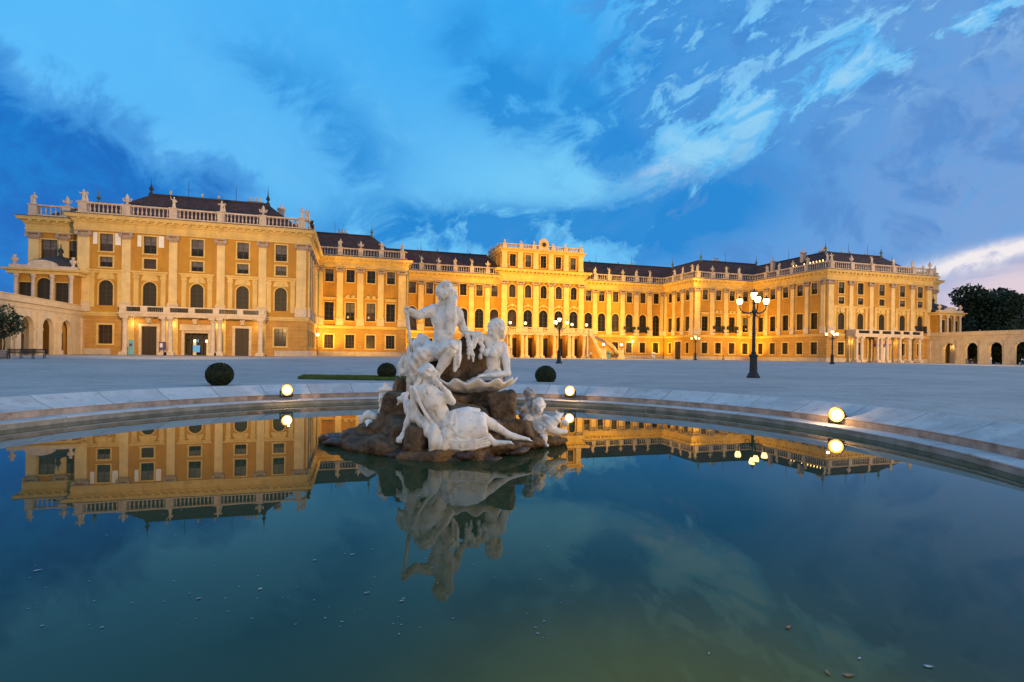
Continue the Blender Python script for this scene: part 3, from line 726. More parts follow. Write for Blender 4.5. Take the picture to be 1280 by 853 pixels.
for x in (14.75, 16.4):
    em = gf.mb(); gf.box(em, x - .12, x + .12, 2.05, 2.4, -1.75, -1.6); em.build('hall_lamp', 'sconce_glow', ent)
em = gf.mb(); gf.box(em, 15.3, 16.25, .5, 1.55, -.18, -.14); em.build('door_poster', 'screen_blue', ent)
em = gf.mb(); gf.box(em, 15.6, 15.95, 2.0, 2.5, -.6, -.55); em.build('door_poster', 'screen_blue', ent)
em = gf.mb(); gf.box(em, 14.4, 14.75, .05, 2.3, -1.75, -1.6); gf.box(em, 16.2, 16.6, .05, 2.0, -1.75, -1.6); em.build('hall_fitting', 'shop_glow', ent)

# ---- balconies on columns before the wings
def column(mb, c, h, r=.34):
    mb.box(c[0] - r * 1.7, c[0] + r * 1.7, c[1] - r * 1.7, c[1] + r * 1.7, c[2], c[2] + .55)
    mb.lathe((c[0], c[1], c[2] + .55), [(r * 1.4, 0), (r * 1.4, .12), (r * 1.05, .2), (r, .4), (r * .86, h - 1.15), (r * 1.0, h - 1.0), (r * 1.3, h - .8)], 12)
    mb.box(c[0] - r * 1.45, c[0] + r * 1.45, c[1] - r * 1.45, c[1] + r * 1.45, c[2] + h - .25, c[2] + h)
for sg in (-1, 1):
    mir = sg > 0
    F = Fac((-G, 0), (-1, 0), (0, -1), mir); dp = 2.5
    cols = [6.5, 12.1, 13.0, 18.6, 19.45, 24.3] if sg < 0 else [5.8, 7.2, 11.8, 12.9, 14.6, 18.4, 21.2, 24.4]
    mb = F.mb(); a0, a1 = cols[0] - .7, cols[-1] + .7
    F.box(mb, a0, a1, 5.6, 5.95, .30, dp + .12); F.box(mb, a0 - .12, a1 + .12, 5.95, 6.10, .30, dp + .25)
    o = mb.build('balcony', 'pale_stone', palace)
    rm = F.mb(); F.box(rm, a0, a1, 6.95, 7.12, dp - .22, dp + .12); F.box(rm, a0, a1, 6.103, 6.3, dp - .22, dp + .12)
    xs = sorted(set([a0 + .5, a1 - .5] + [(p + q) / 2 for p, q in ((12.1, 13.0), (18.6, 19.45))] + [9.3, 15.8, 21.9])) if sg < 0 else [a0 + .5, 9.5, 12.4, 15.8, 18.6, 21.4, a1 - .5]
    for x in xs: F.box(rm, x - .42, x + .42, 6.30, 6.95, dp - .26, dp + .16)
    for e in (a0 + .1, a1 - .1): F.box(rm, e - .1, e + .1, 6.1, 7.1, .3, dp - .24)
    rm.build('balcony_parapet', 'pale_stone', o)
    for i in range(len(xs) - 1):
        gm = F.mb()
        n = int((xs[i + 1] - xs[i] - .9) / .22)
        for k in range(n): x = xs[i] + .45 + (k + .5) * (xs[i + 1] - xs[i] - .9) / n; F.box(gm, x - .07, x + .07, 6.3, 6.95, dp - .12, dp + .02)
        gm.build('balcony_grille', 'iron', o)
    for x in [x for x in xs if min(abs(x - c) for c in cols) > 1]: km = F.mb(); F.poly(km, [(x - .35, 5.6), (x + .35, 5.6), (x + .22, 4.75), (x - .22, 4.75)], .0, .9); km.build('corbel', 'pale_stone', o)
    for c in cols:
        cm = MB(mir); column(cm, (-G - c, -dp + .15, -.1), 5.68); cm.build('column', 'pale_stone', o)
    for c in cols:
        bm_ = F.mb(); F.box(bm_, c - .42, c + .42, 0, 5.6, .02, .28); bm_.build('wall_pier', 'trim', palace)

# ---- central block
cf = Fac((-CX, D2 - .6), (1, 0), (0, -1), False); W = 2 * CX
Bc = [CX + k * 4.12 for k in (-2, -1, 0, 1, 2)]; Pc = [CX + k * 4.12 for k in (-2.5, -1.5, -.5, .5, 1.5, 2.5)]
up, lo = [], []
for i, a in enumerate(Bc):
    up.append(window(cf, a, 14.95, 18.2, 1.7, True if True else False, 'attic_window', (1, 2), .2))
    up.append(window(cf, a, 7.1, 11.95, 2.25, True, 'arched_window', (1, 4), .22))
    hm = cf.mb()
    for q in (-1, 1): cf.poly(hm, [(a + q * .15, 12.9), (a + q * .2, 13.35), (a + q * 1.2, 12.75), (a + q * 1.25, 12.4)], 0, .2)
    cf.poly(hm, [(a + .35 * math.cos(k * .7), 13.0 + .4 * math.sin(k * .7)) for k in range(9)], 0, .26); hm.build('window_hood', 'trim', palace)
    lo.append((a, 0, 4.9, 2.6, False)); 
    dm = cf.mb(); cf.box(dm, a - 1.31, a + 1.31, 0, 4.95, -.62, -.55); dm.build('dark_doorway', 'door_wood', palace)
wall(cf, 0, W, 0, 5.65, lo, 'wall', 'wall', .6); wall(cf, 0, W, 5.65, 19.05, up, 'wall', 'wall')
for a in Pc: pilaster(cf, a, 1.45, 18.0, 19.0)
cp = [(-CX, 44), (-CX, D2 - .6), (CX, D2 - .6), (CX, 44)]
cwm = MB()
for x in (-CX, CX): cwm.add([(x, D2 - .6, 0), (x, 48, 0), (x, 48, 22), (x, D2 - .6, 22)], [(0, 1, 2, 3)])
cwm.build('wall', 'wall', palace, fix=False)
sweep(cp, [(-.3, 19.0), (.28, 19.0), (.28, 19.4), (.36, 19.45), (.36, 19.8), (.30, 19.85), (.30, 20.75), (.45, 20.85), (.6, 21.2), (1.25, 21.35), (1.3, 21.7), (1.45, 21.95), (-.3, 21.95)], 'entablature', 'trim', False, dent=(1.03, .42, .5, 1.1, 21.1, 21.34))
sweep(cp, [(-.6, 21.953), (1.4, 21.953), (1.4, 22.0), (.5, 22.2), (-.6, 22.2)], 'gutter', 'lead', False)
sweep([(-CX, D2 - .6), (CX, D2 - .6)], [(-.02, 5.62), (.12, 5.66), (.16, 5.85), (.26, 5.95), (.26, 6.12), (.14, 6.24), (-.02, 6.25)], 'string_course', 'trim', False)
bf = Fac((-11.0, D2 - .2), (1, 0), (0, -1), False); bl = Fac((-11.0, D2 - .2), (0, 1), (-1, 0), False); br_ = Fac((11.0, D2 - .2), (0, 1), (1, 0), False)
ops = [window(bf, 11 + k * 4.05, 22.75, 25.75, 1.55, False, 'belvedere_window', (1, 3), .14, False) for k in (-2, -1, 0, 1, 2)]
wall(bf, 0, 22, 22.1, 27.1, ops, 'wall', 'wall')
opl = [window(bl, a, 22.75, 25.75, 1.5, False, 'belvedere_window', (1, 3), .14, False) for a in (2.2, 6.0)]
wall(bl, 0, 12, 22.1, 27.1, opl, 'wall', 'wall'); wall(br_, 0, 12, 22.1, 27.1, [], 'wall', 'wall')
for k in (-2.5, -1.5, -.5, .5, 1.5, 2.5):
    mb = bf.mb(); a = 11 + k * 4.1; a = min(max(a, .75), 21.25); bf.box(mb, a - .65, a + .65, 22.2, 26.3, -.02, .18); o = mb.build('belvedere_pilaster', 'pilaster', palace)
    mb = bf.mb(); bf.box(mb, a - .72, a + .72, 22.2, 23.1, .18, .26); mb.build('pedestal', 'pale_stone', o)
sweep([(-11, 48), (-11, D2 - .2), (11, D2 - .2), (11, 48)], [(-.3, 26.3), (.2, 26.3), (.2, 26.7), (.5, 26.8), (.7, 27.1), (-.3, 27.1)], 'cornice', 'trim', False)
mb = MB(); mb.add([(-11, D2 - .2, 27.05), (11, D2 - .2, 27.05), (11, 48, 27.05), (-11, 48, 27.05), (0, 41, 28.0)], [(0, 1, 4), (1, 2, 4), (2, 3, 4), (3, 0, 4)]); mb.build('roof', 'lead', palace, fix=False)
bps = [.75, 5.0, 8.4, 13.6, 17.0, 21.25]
balustrade(bf, 22, bps, 27.12, 28.35, d=0.0); balustrade(bl, 12, [4.2, 8.2, 11.4], 27.12, 28.35, d=0.0)
for x in bps: q = bf.P(x, 28.35, 0); PED.append(((q[0], q[1], q[2] + PZ), 'central', 'top storey', -math.pi / 2))
for x in (4.2, 8.2, 11.4): q = bl.P(x, 28.35, 0); PED.append(((q[0], q[1], q[2] + PZ), 'central', 'top storey side', math.pi))
# clock in its cartouche
ck = bf.mb(); bf.poly(ck, [(9.6, 27.13), (9.7, 28.6)] + arcpts(11, 28.9, 1.25, 10) + [(12.3, 28.6), (12.4, 27.13)], -.3, .4)
cko = ck.build('clock_cartouche', 'stone', palace)
ck = bf.mb(); bf.poly(ck, [(11 + .75 * math.cos(k * .4488), 28.55 + .75 * math.sin(k * .4488)) for k in range(14)], .4, .46); ck.build('clock_face', 'gold', cko)
ck = bf.mb(); bf.poly(ck, [(11 + .52 * math.cos(k * .4488), 28.55 + .52 * math.sin(k * .4488)) for k in range(14)], .46, .50); ck.build('clock_dial', 'iron', cko)
# ---- portico with balcony and stairs
po = empty('portico', (0, 0, 0)); po.parent = palace
YF = 30.6
mb = MB(); mb.box(-11.6, 11.6, YF, D2 - .6, 5.75, 6.15); mb.box(-11.8, 11.8, YF - .2, D2 - .6, 6.15, 6.4); mb.build('balcony_slab', 'pale_stone', po)
mb = MB(); mb.box(-11.6, 11.6, YF - .05, YF + .25, 7.2, 7.4)
posts = [-11.2, -6.1, -2.2, 2.2, 6.1, 10.0, 11.3]
for x in posts: mb.box(x - .6, x + .6, YF - .12, YF + .3, 6.4, 7.45)
for x in np.arange(-10.9, 11, .42): mb.lathe((x, YF + .1, 6.4), [(.08, 0), (.14, .3), (.06, .7), (.09, .8)], 6, False)
mb.build('balcony_balustrade', 'stone', po)
for x in (-10.6, -9.6, -6.6, -5.6, -2.7, -1.7, 1.7, 2.7, 5.6, 6.6, 9.6, 10.6):
    mb = MB(); column(mb, (x, YF + .45, -.1), 5.85, .36); mb.build('column', 'pale_stone', po)
for x in (-10.1, -6.1, -2.2, 2.2, 6.1, 10.1):
    mb = MB(); mb.box(x - .5, x + .5, YF + 1.4, D2 - .6, 0, 5.75); mb.build('pier', 'wall', po)
for sg in (-1, 1):
    mb = MB(sg < 0); n = 18
    # flight turning through a quarter circle to face the court
    path = []; arc = 3.6 * math.pi / 2; tot = arc + 3.4
    for k in range(n + 1):
        d_ = tot * k / n
        if d_ < arc: an_ = d_ / 3.6; path.append((10.9 + 3.6 * math.sin(an_), YF - 1.6 + 3.6 * math.cos(an_), 6.3 * (1 - k / n)))
        else: path.append((14.5, YF - 1.6 - (d_ - arc), 6.3 * (1 - k / n)))
    for wside, name in ((0, 'stair_flight'), (1, 'stair_parapet'), (2, 'stair_parapet')):
        mb = MB(sg < 0)
        for k in range(n):
            (x0, y0, z0), (x1, y1, z1) = path[k], path[k + 1]
            nrm = []
            for i in (k, k + 1):
                tx, ty = path[min(i + 1, n)][0] - path[max(i - 1, 0)][0], path[min(i + 1, n)][1] - path[max(i - 1, 0)][1]; l = math.hypot(tx, ty); nrm.append((-ty / l, tx / l))
            (ax, ay), (bx, by) = nrm
            if wside == 0: a, b, t0, t1, h0, h1 = -2.1, 2.1, -.1, -.1, z0, z0
            else: c = -2.25 if wside == 1 else 2.25; a, b, t0, t1, h0, h1 = c - .14, c + .14, max(-.1, z0 - .5), max(-.1, z1 - .5), z0 + .95, z1 + .95
            mb.hexa([(x0 + ax * a, y0 + ay * a, t0), (x1 + bx * a, y1 + by * a, t1), (x1 + bx * b, y1 + by * b, t1), (x0 + ax * b, y0 + ay * b, t0),
                     (x0 + ax * a, y0 + ay * a, h0), (x1 + bx * a, y1 + by * a, h1), (x1 + bx * b, y1 + by * b, h1), (x0 + ax * b, y0 + ay * b, h0)])
        mb.build(name, 'pale_stone' if wside else 'rusticated', po)
    x, y, z = path[n]
    for q in (-2.4, 2.4):
        mb = MB(sg < 0); mb.lathe((x + q, y - .3, -.1), [(.85, 0), (.85, .5), (.65, .6), (.60, 2.3), (.8, 2.45), (.8, 2.65)], 10); mb.build('stair_post', 'pale_stone', po)
# lamps on the portico rail, each a small thing
for i, (x, y, z, lab) in enumerate(((-9.9, YF + .1, 7.45, 'small globe lamp on the portico balustrade before its first arched window'), (-6.1, YF + .1, 7.45, 'small globe lamp on the portico balustrade, second one from the statue'), (6.1, YF + .1, 7.45, 'small globe lamp on the portico balustrade beside the tall street lamp'),
                                    (10.0, YF + .1, 7.45, 'small globe lamp at the stair end of the portico balustrade'), (16.9, 25.3, 2.55, 'globe lamp on the outer stone post at the foot of the curved stair'), (12.1, 25.3, 2.55, 'globe lamp on the inner stone post at the foot of the curved stair'))):
    L = empty('globe_lamp', (x, y, z + PZ)); tag(L, lab, 'lamp', 'globe lamps on the portico')
    mb = MB(); mb.lathe((0, 0, 0), [(.16, 0), (.1, .1), (.06, .5), (.1, .62)], 8); mb.build('stem', 'iron', L)
    mb = MB(); mb.lathe((0, 0, .6), [(.10, 0), (.28, .12), (.33, .32), (.26, .52), (.08, .62)], 10); mb.build('globe', 'lamp_glow', L, True)
    mb = MB(); mb.lathe((0, 0, 1.2), [(.10, 0), (.12, .05), (.02, .2)], 8); mb.build('cap', 'iron', L)
# lamps fixed to walls in the courtyard corners and beside the columns
def sconce(p, nx, ny, m='sconce_glow', r=.22):
    mb = MB(); mb.lathe((p[0], p[1], p[2]), [(.05, -.3), (r, -.15), (r * 1.1, .1), (.05, .3)], 8); o = mb.build('wall_lamp', m, palace, True)
    mb = MB(); mb.box(p[0] - .06 - max(nx, 0) * .3, p[0] + .06 - min(nx, 0) * .3, p[1] - .06 - max(ny, 0) * .3, p[1] + .06 - min(ny, 0) * .3, p[2] - .45, p[2] - .35); mb.build('bracket', 'iron', o)
sconce((-52.7, 20.6, 4.2), 1, 0, r=.30); sconce((25.5, 35.1, 4.6), 0, -1, r=.2)
s_ = Fac((-G, 0), (-1, 0), (0, -1), True); mb = s_.mb(); s_.box(mb, 13.2, 16.2, 4.1, 4.9, .3, 2.0); mb.build('awning', 'awning', palace)
mb = s_.mb(); s_.box(mb, 13.2, 16.2, 3.75, 4.1, .3, 2.0); mb.build('awning_edge', 'awning_edge', palace)
mb = s_.mb(); s_.box(mb, 15.9, 17.6, 0, 3.4, .32, .45); mb.build('notice_board', 'sign_white', palace)
# shutters hinged open against the right hand fronts
for (F, a, z0) in ((Fac((-G, D1), (1, 0), (0, -1), True), 10.6, 7.0), (Fac((-G, D1), (1, 0), (0, -1), True), 6.5, 7.0), (Fac((-G + S2, D2), (1, 0), (0, -1), True), 10.68, 7.0), (Fac((-G + S2, D2), (1, 0), (0, -1), True), 6.6, 7.0), (Fac((-G, 0), (-1, 0), (0, -1), True), 27.55, 7.0)):
    mb = F.mb()
    for q in (-1, 1): F.box(mb, a + q * 1.3 - .5, a + q * 1.3 + .5, z0, z0 + 1.5, .3, .36)
    for k in range(9): x = a - .85 + k * .2125; F.box(mb, x - .035, x + .035, z0, z0 + 1.4, .45, .5)
    F.box(mb, a - 1.8, a + 1.8, z0 + 1.4, z0 + 1.5, .43, .52); F.box(mb, a - 1.8, a + 1.8, z0 - .1, z0, .28, .6); mb.build('balconet', 'iron', palace)

# ---- outer pavilions with dome, over the arcade
for sg in (-1, 1):
    mir = sg > 0; pv = Fac((-83.6, -2), (-1, 0), (0, -1), mir); pr = Fac((-90.7, -2), (0, 1), (-1, 0), mir); pl = Fac((-83.6, -2), (0, 1), (1, 0), mir)
    ops = [window(pv, 1.55, 6.9, 10.0, 1.55, False, 'pavilion_window', (1, 3), .12, False, 'shutter'), window(pv, 3.6, 6.9, 10.6, 1.7, True, 'pavilion_window', (1, 3), .12, False, 'shutter'), window(pv, 5.75, 6.9, 9.9, 1.5, False, 'pavilion_window', (1, 3), .12, False, 'shutter')]
    wall(pv, 0, 7.1, 0, 11.1, ops, 'wall', 'wall'); wall(pr, 0, 6.3, 0, 11.1, [], 'wall', 'wall'); wall(pl, 0, 2, 6.8, 11.1, [], 'wall', 'wall')
    for a in (.35, 2.55, 4.7, 6.65):
        mb = MB(mir); p = pv.P(a, 6.3, .35); mb.lathe(p, [(.34, 0), (.34, .3), (.26, .4), (.23, 4.2), (.32, 4.4), (.36, 4.75)], 10); mb.build('pavilion_column', 'stone', palace)
    sweep([(-90.7, 4.3), (-90.7, -2), (-83.6, -2), (-83.6, 0)], [(-.3, 11.05), (.3 + .3, 11.05), (.62, 11.4), (.95, 11.5), (1.05, 11.75), (-.3, 11.75)], 'pavilion_cornice', 'trim', mir)
    mb = pv.mb(); pv.box(mb, -.3, 7.4, 11.753, 12.25, -.3, .55); pv.poly(mb, [(1.9, 12.25)] + [(3.7 + 1.7 * math.cos(math.pi * (1 - k / 10)), 12.3 + .75 * math.sin(math.pi * k / 10)) for k in range(11)] + [(5.4, 12.25)], -.1, .45)
    mb.build('pavilion_parapet', 'stone', palace)
    mb = MB(mir); mb.lathe((-86.8, 1.3, 11.7), [(3.3, 0), (3.35, .5), (3.1, 1.1), (2.5, 1.75), (1.6, 2.15), (.6, 2.35), (.25, 2.5), (.2, 2.9), (.36, 3.1), (.3, 3.4), (.08, 3.7), (.04, 4.3)], 20); mb.build('dome', 'lead', palace, True)
    for a in (.2, 6.9):
        q = pv.P(a, 12.25, .2); mb = MB(mir); mb.lathe(q, [(.24, 0), (.14, .25), (.38, .6), (.42, .9), (.16, 1.05), (.22, 1.35)], 8); mb.build('parapet_urn', 'stone', palace)

# ================================================================== carved figures: smooth unions of limbs, meshed by surface nets
def surf_nets(F, lo, h):
    ins = F < 0
    nx, ny, nz = F.shape
    cs = np.zeros((nx - 1, ny - 1, nz - 1), np.int16)
    for i in (0, 1):
        for j in (0, 1):
            for k in (0, 1): cs += ins[i:nx - 1 + i, j:ny - 1 + j, k:nz - 1 + k]
    act = (cs > 0) & (cs < 8); idx = -np.ones(cs.shape, np.int64); ids = np.argwhere(act); idx[act] = np.arange(len(ids))
    acc = np.zeros((len(ids), 3)); cnt = np.zeros(len(ids)); I, J, K = ids.T
    C = [(0, 0, 0), (1, 0, 0), (0, 1, 0), (1, 1, 0), (0, 0, 1), (1, 0, 1), (0, 1, 1), (1, 1, 1)]
    for a, b in ((0, 1), (2, 3), (4, 5), (6, 7), (0, 2), (1, 3), (4, 6), (5, 7), (0, 4), (1, 5), (2, 6), (3, 7)):
        ca, cb = C[a], C[b]; fa = F[I + ca[0], J + ca[1], K + ca[2]]; fb = F[I + cb[0], J + cb[1], K + cb[2]]
        m = (fa < 0) != (fb < 0); t = np.where(m, fa / np.where(m, fa - fb, 1), 0)
        for q in range(3): acc[:, q] += np.where(m, ca[q] + t * (cb[q] - ca[q]), 0)
        cnt += m
    V = (ids + acc / cnt[:, None]) * h + np.array(lo)
    faces = []
    for ax in range(3):
        sl = [slice(1, -1)] * 3; sl[ax] = slice(0, -1)
        s2 = list(sl); s2[ax] = slice(1, None)
        A, B = ins[tuple(sl)], ins[tuple(s2)]; e = np.argwhere(A != B)
        if not len(e): continue
        off = np.ones(3, int); off[ax] = 0; e = e + off
        u, v = (ax + 1) % 3, (ax + 2) % 3; du = np.zeros(3, int); du[u] = 1; dv = np.zeros(3, int); dv[v] = 1
        q = [idx[tuple((e - a).T)] for a in (du * 0, du, du + dv, dv)]
        fl = A[A != B]
        Q = np.stack(q, 1); Q[~fl] = Q[~fl][:, ::-1]; faces.append(Q)
    return V, np.concatenate(faces)

class Sculpt:
    def __init__(s, h): s.h = h; s.p = []
    def cap(s, a, b, ra, rb=None, k=0.03, rip=None, sub=False):
        s.p.append(('c', np.array(a, float), np.array(b, float), ra, ra if rb is None else rb, k, rip, sub)); return s
    def chain(s, pts, rad, k=0.03, rip=None):
        for i in range(len(pts) - 1): s.cap(pts[i], pts[i + 1], rad[i], rad[i + 1], k, rip)
        return s
    def ell(s, c, r, k=0.03, rot=(0, 0, 0), rip=None, sub=False):
        Mx = np.array(Matrix.Rotation(rot[2], 3, 'Z') @ Matrix.Rotation(rot[1], 3, 'Y') @ Matrix.Rotation(rot[0], 3, 'X'))
        s.p.append(('e', np.array(c, float), np.array(r, float), Mx, None, k, rip, sub)); return s
    def box(s, c, r, k=0.03, rot=(0, 0, 0), rip=None, sub=False, rnd=0.05):
        Mx = np.array(Matrix.Rotation(rot[2], 3, 'Z') @ Matrix.Rotation(rot[1], 3, 'Y') @ Matrix.Rotation(rot[0], 3, 'X'))
        s.p.append(('b', np.array(c, float), np.array(r, float), Mx, rnd, k, rip, sub)); return s
    def mesh(s, noise=None):
        L, Hh = [], []
        for p in s.p:
            if p[0] == 'c': r = max(p[3], p[4]) + 0.02; l, g = np.minimum(p[1], p[2]) - r, np.maximum(p[1], p[2]) + r
            else: r = np.max(p[2]) * (1.0 if p[0] == 'e' else 1.6) + .02; l, g = p[1] - r, p[1] + r
            L.append(l - p[5]); Hh.append(g + p[5])
        lo = np.min([l for l, p in zip(L, s.p) if not p[7]], 0) - 2 * s.h; hi = np.max([g for g, p in zip(Hh, s.p) if not p[7]], 0) + 2 * s.h
        n = np.ceil((hi - lo) / s.h).astype(int) + 1
        F = np.full(n, 1.0, np.float64); ax = [lo[i] + s.h * np.arange(n[i]) for i in range(3)]
        for p, l, g in zip(s.p, L, Hh):
            i0 = np.clip(np.floor((l - lo) / s.h).astype(int) - 1, 0, n); i1 = np.clip(np.ceil((g - lo) / s.h).astype(int) + 2, 0, n)
            if (i1 <= i0).any(): continue
            X, Y, Z = np.meshgrid(ax[0][i0[0]:i1[0]], ax[1][i0[1]:i1[1]], ax[2][i0[2]:i1[2]], indexing='ij')
            Pm = np.stack([X, Y, Z], -1)
            if p[0] == 'c':
                ab = p[2] - p[1]; t = np.clip(((Pm - p[1]) @ ab) / max(ab @ ab, 1e-9), 0, 1)
                d = np.linalg.norm(Pm - p[1] - t[..., None] * ab, axis=-1) - (p[3] + (p[4] - p[3]) * t)
            elif p[0] == 'e':
                qv = (Pm - p[1]) @ p[3]; k0 = np.linalg.norm(qv / p[2], axis=-1); k1 = np.linalg.norm(qv / p[2] ** 2, axis=-1) + 1e-9; d = k0 * (k0 - 1) / k1
            else:
                qv = np.abs((Pm - p[1]) @ p[3]) - (p[2] - p[4]); d = np.linalg.norm(np.maximum(qv, 0), axis=-1) + np.minimum(qv.max(-1), 0) - p[4]
            if p[6] is not None:
                dv, fr, am = p[6]; dv = np.array(dv, float); dv /= np.linalg.norm(dv)
                w = Pm @ dv; o = Pm @ np.array([dv[2], dv[0], dv[1]])
                d = d + am * np.sin(2 * np.pi * fr * w + .55 * np.sin(o * 4.0 + 1.0) + .12 * np.sin(o * 13))
            S = F[i0[0]:i1[0], i0[1]:i1[1], i0[2]:i1[2]]; k = p[5]
            if p[7]:
                hh = np.clip(.5 - .5 * (S + d) / k, 0, 1); S[...] = S * (1 - hh) - d * hh + k * hh * (1 - hh)
            else:
                hh = np.clip(.5 + .5 * (S - d) / k, 0, 1); S[...] = S * (1 - hh) + d * hh - k * hh * (1 - hh)
        if noise:
            X, Y, Z = np.meshgrid(*ax, indexing='ij')
            for fr, am in noise:
                a, b, c = np.random.uniform(0, 6, 3)
                wob = np.sin(X * fr * 1.1 + a + 1.7 * np.sin(Y * fr * .7 + b)) * np.sin(Y * fr + c + 1.5 * np.sin(Z * fr * .8 + a)) + np.sin(Z * fr * 1.3 + b + 1.4 * np.sin(X * fr * .9 + c))
                F = F + (am * wob if am > 0 else -am * (1.0 - 1.6 * np.abs(wob)))
        F[0], F[-1] = 1, 1; F[:, 0], F[:, -1] = 1, 1; F[:, :, 0], F[:, :, -1] = 1, 1
        return surf_nets(F, lo, s.h)
    def build(s, name, m, parent=None, noise=None, smooth=True):
        V, Q = s.mesh(noise)
        me = bpy.data.meshes.new(name); me.from_pydata(V.tolist(), [], Q.tolist())
        if smooth: me.polygons.foreach_set('use_smooth', [True] * len(me.polygons))
        me.materials.append(MATS[m]); o = bpy.data.objects.new(name, me); COL.objects.link(o)
        if parent: o.parent = parent
        return o

# ------------------------------------------------------------------ stone figures along the balustrade
def roof_figure(var):
    S = Sculpt(.05); rip = ((1, .3, .1), 4.0, .02)
    S.cap((0, 0, .1), (0, 0, .2), .34, .30, .05); S.cap((0, 0, .2), (.02, 0, .95), .27, .17, .08, rip); S.ell((0, 0, 1.28), (.23, .16, .30), .08)
    S.cap((0, 0, 1.5), (0, 0, 1.62), .08, .07, .04); S.ell((.02, -.02, 1.76), (.12, .13, .16), .03)
    if var == 0: S.chain([(.2, 0, 1.45), (.38, -.05, 1.2), (.25, -.2, 1.0)], [.08, .07, .05], .04); S.chain([(-.2, 0, 1.45), (-.42, 0, 1.55), (-.45, -.05, 1.95)], [.08, .06, .05], .04)
    elif var == 1: S.chain([(.2, 0, 1.45), (.36, -.02, 1.15), (.1, -.24, 1.1)], [.08, .07, .05], .04); S.chain([(-.2, 0, 1.45), (-.34, 0, 1.12), (-.3, -.1, .8)], [.08, .06, .05], .04); S.cap((-.32, -.02, 1.3), (-.3, .02, .2), .13, .16, .08, rip)
    else: S.chain([(.2, 0, 1.45), (.5, -.05, 1.5), (.62, -.05, 1.25)], [.08, .06, .05], .04); S.chain([(-.2, 0, 1.45), (-.4, -.08, 1.25), (-.55, -.1, 1.45)], [.08, .06, .05], .04); S.cap((.3, .1, 1.4), (.4, .1, .3), .1, .18, .08, rip)
    return S.mesh()
def roof_urn():
    S = Sculpt(.05)
    S.cap((0, 0, .05), (0, 0, .12), .30, .26, .05); S.cap((0, 0, .12), (0, 0, .5), .12, .10, .08); S.ell((0, 0, .78), (.36, .30, .30), .08); S.cap((0, 0, 1.0), (0, 0, 1.15), .2, .26, .05)
    S.ell((0, 0, 1.35), (.2, .18, .26), .06); S.cap((0, 0, 1.5), (0, 0, 1.75), .12, .05, .05)
    for q in (-1, 1): S.chain([(q * .3, 0, 1.0), (q * .55, 0, 1.05), (q * .5, 0, .75), (q * .3, 0, .6)], [.06, .08, .07, .05], .04)
    return S.mesh()
FIG = []
for k in range(4):
    V, Q = roof_figure(k) if k < 3 else roof_urn()
    me = bpy.data.meshes.new('roof_statue'); me.from_pydata(V.tolist(), [], Q.tolist()); me.polygons.foreach_set('use_smooth', [True] * len(Q)); me.materials.append(MATS['pale_stone' if k < 3 else 'stone']); FIG.append(me)
ORD = ['first', 'second', 'third', 'fourth', 'fifth', 'sixth', 'seventh', 'eighth']
cnt = {}
PED.append(((-53.45, 0.35, 22.1 + PZ), 'left', 'wing front', -math.pi / 2))
PED.append(((53.45, 0.35, 22.1 + PZ), 'right', 'wing front', -math.pi / 2))
PED.append(((34.9, 22.7, 22.1 + PZ), 'right', 'second front', -math.pi / 2))
PED = [p for p in PED if not (p[1] == 'left' and p[2] in ('wing side', 'short return'))]
runs = {}
for p in PED: runs.setdefault((p[1], p[2]), []).append(p)
WHERE = {'wing front': "{} wing's front balustrade", 'wing side': "{} wing's court-side balustrade", 'second front': '{} set-back block', 'short return': '{} short return balustrade',
         'recessed front': 'recessed range {} of centre', 'set-back outer bay': 'outermost {} bay', 'top storey': 'parapet above the clock storey', 'top storey side': 'side parapet of the clock storey'}
for (lm, wh), ps in runs.items():
    ps.sort(key=lambda p: (p[0][0], -p[0][1]) if wh not in ('wing side', 'short return', 'top storey side') else (-p[0][1],))
    for i, (pt, _, _, an) in enumerate(ps):
        urn = (i % 3 == 1) if lm == 'left' else (i % 4 == 2)
        if wh.startswith('top'): urn = i % 2 == 1
        me = FIG[3] if urn else FIG[(i * 2 + len(wh) + len(lm)) % 3]
        if not urn and wh == 'top storey side': me = FIG[1]
        o = bpy.data.objects.new('stone_urn' if urn else 'roof_statue', me); COL.objects.link(o)
        o.location = (pt[0], pt[1], pt[2] - .12); o.rotation_euler = (0, 0, an + math.pi / 2); s_ = .99 if not wh.startswith('top') else .62; o.scale = (s_, s_, s_)
        far = 'from the left' if wh not in ('wing side', 'short return', 'top storey side') else 'from the back'
        tag(o, '%s stone %s %s on the %s' % (ORD[i], 'urn trophy' if urn else 'figure', far, WHERE[wh].format(lm)), 'urn' if urn else 'statue', 'statues and urns along the palace balustrade')
        if False: pass

# ================================================================== FOUNTAIN SCULPTURE (x right, y away from the lens, z above the water)
ft = empty('fountain_sculpture', PC, -TH)
tag(ft, 'white marble fountain group of river god, nymphs and cherub on brown rocks in the basin', 'sculpture')
DEEP = 0.0      # how far the upper figures sit back on the mound
def q(px, py, d=0.0):
    d = d + DEEP
    w = camp(px, py, 7.4 + d); r = w - PC
    return np.array([r.dot(RGT), r.dot(FWD), r.z])
def qs(*a): return [q(*t) for t in a]
H = 0.010
def fingers(S, base, tip, n=4, r=.014, spread=(0, 0, 1), curl=None):
    base, tip, sp = np.array(base), np.array(tip), np.array(spread, float); sp /= np.linalg.norm(sp)
    for k in range(n):
        o = sp * (k - (n - 1) / 2) * .026; l = (1.0, 1.12, 1.05, .85)[k % 4]
        e = base + o + (tip - base) * l
        if curl is None: S.cap(base + o * .9, e, r * 1.1, r * .85, .008)
        else:
            m = base + o + (tip - base) * l * .6; S.chain([base + o * .9, m, m + np.array(curl) * .05], [r * 1.1, r, r * .85], .008)
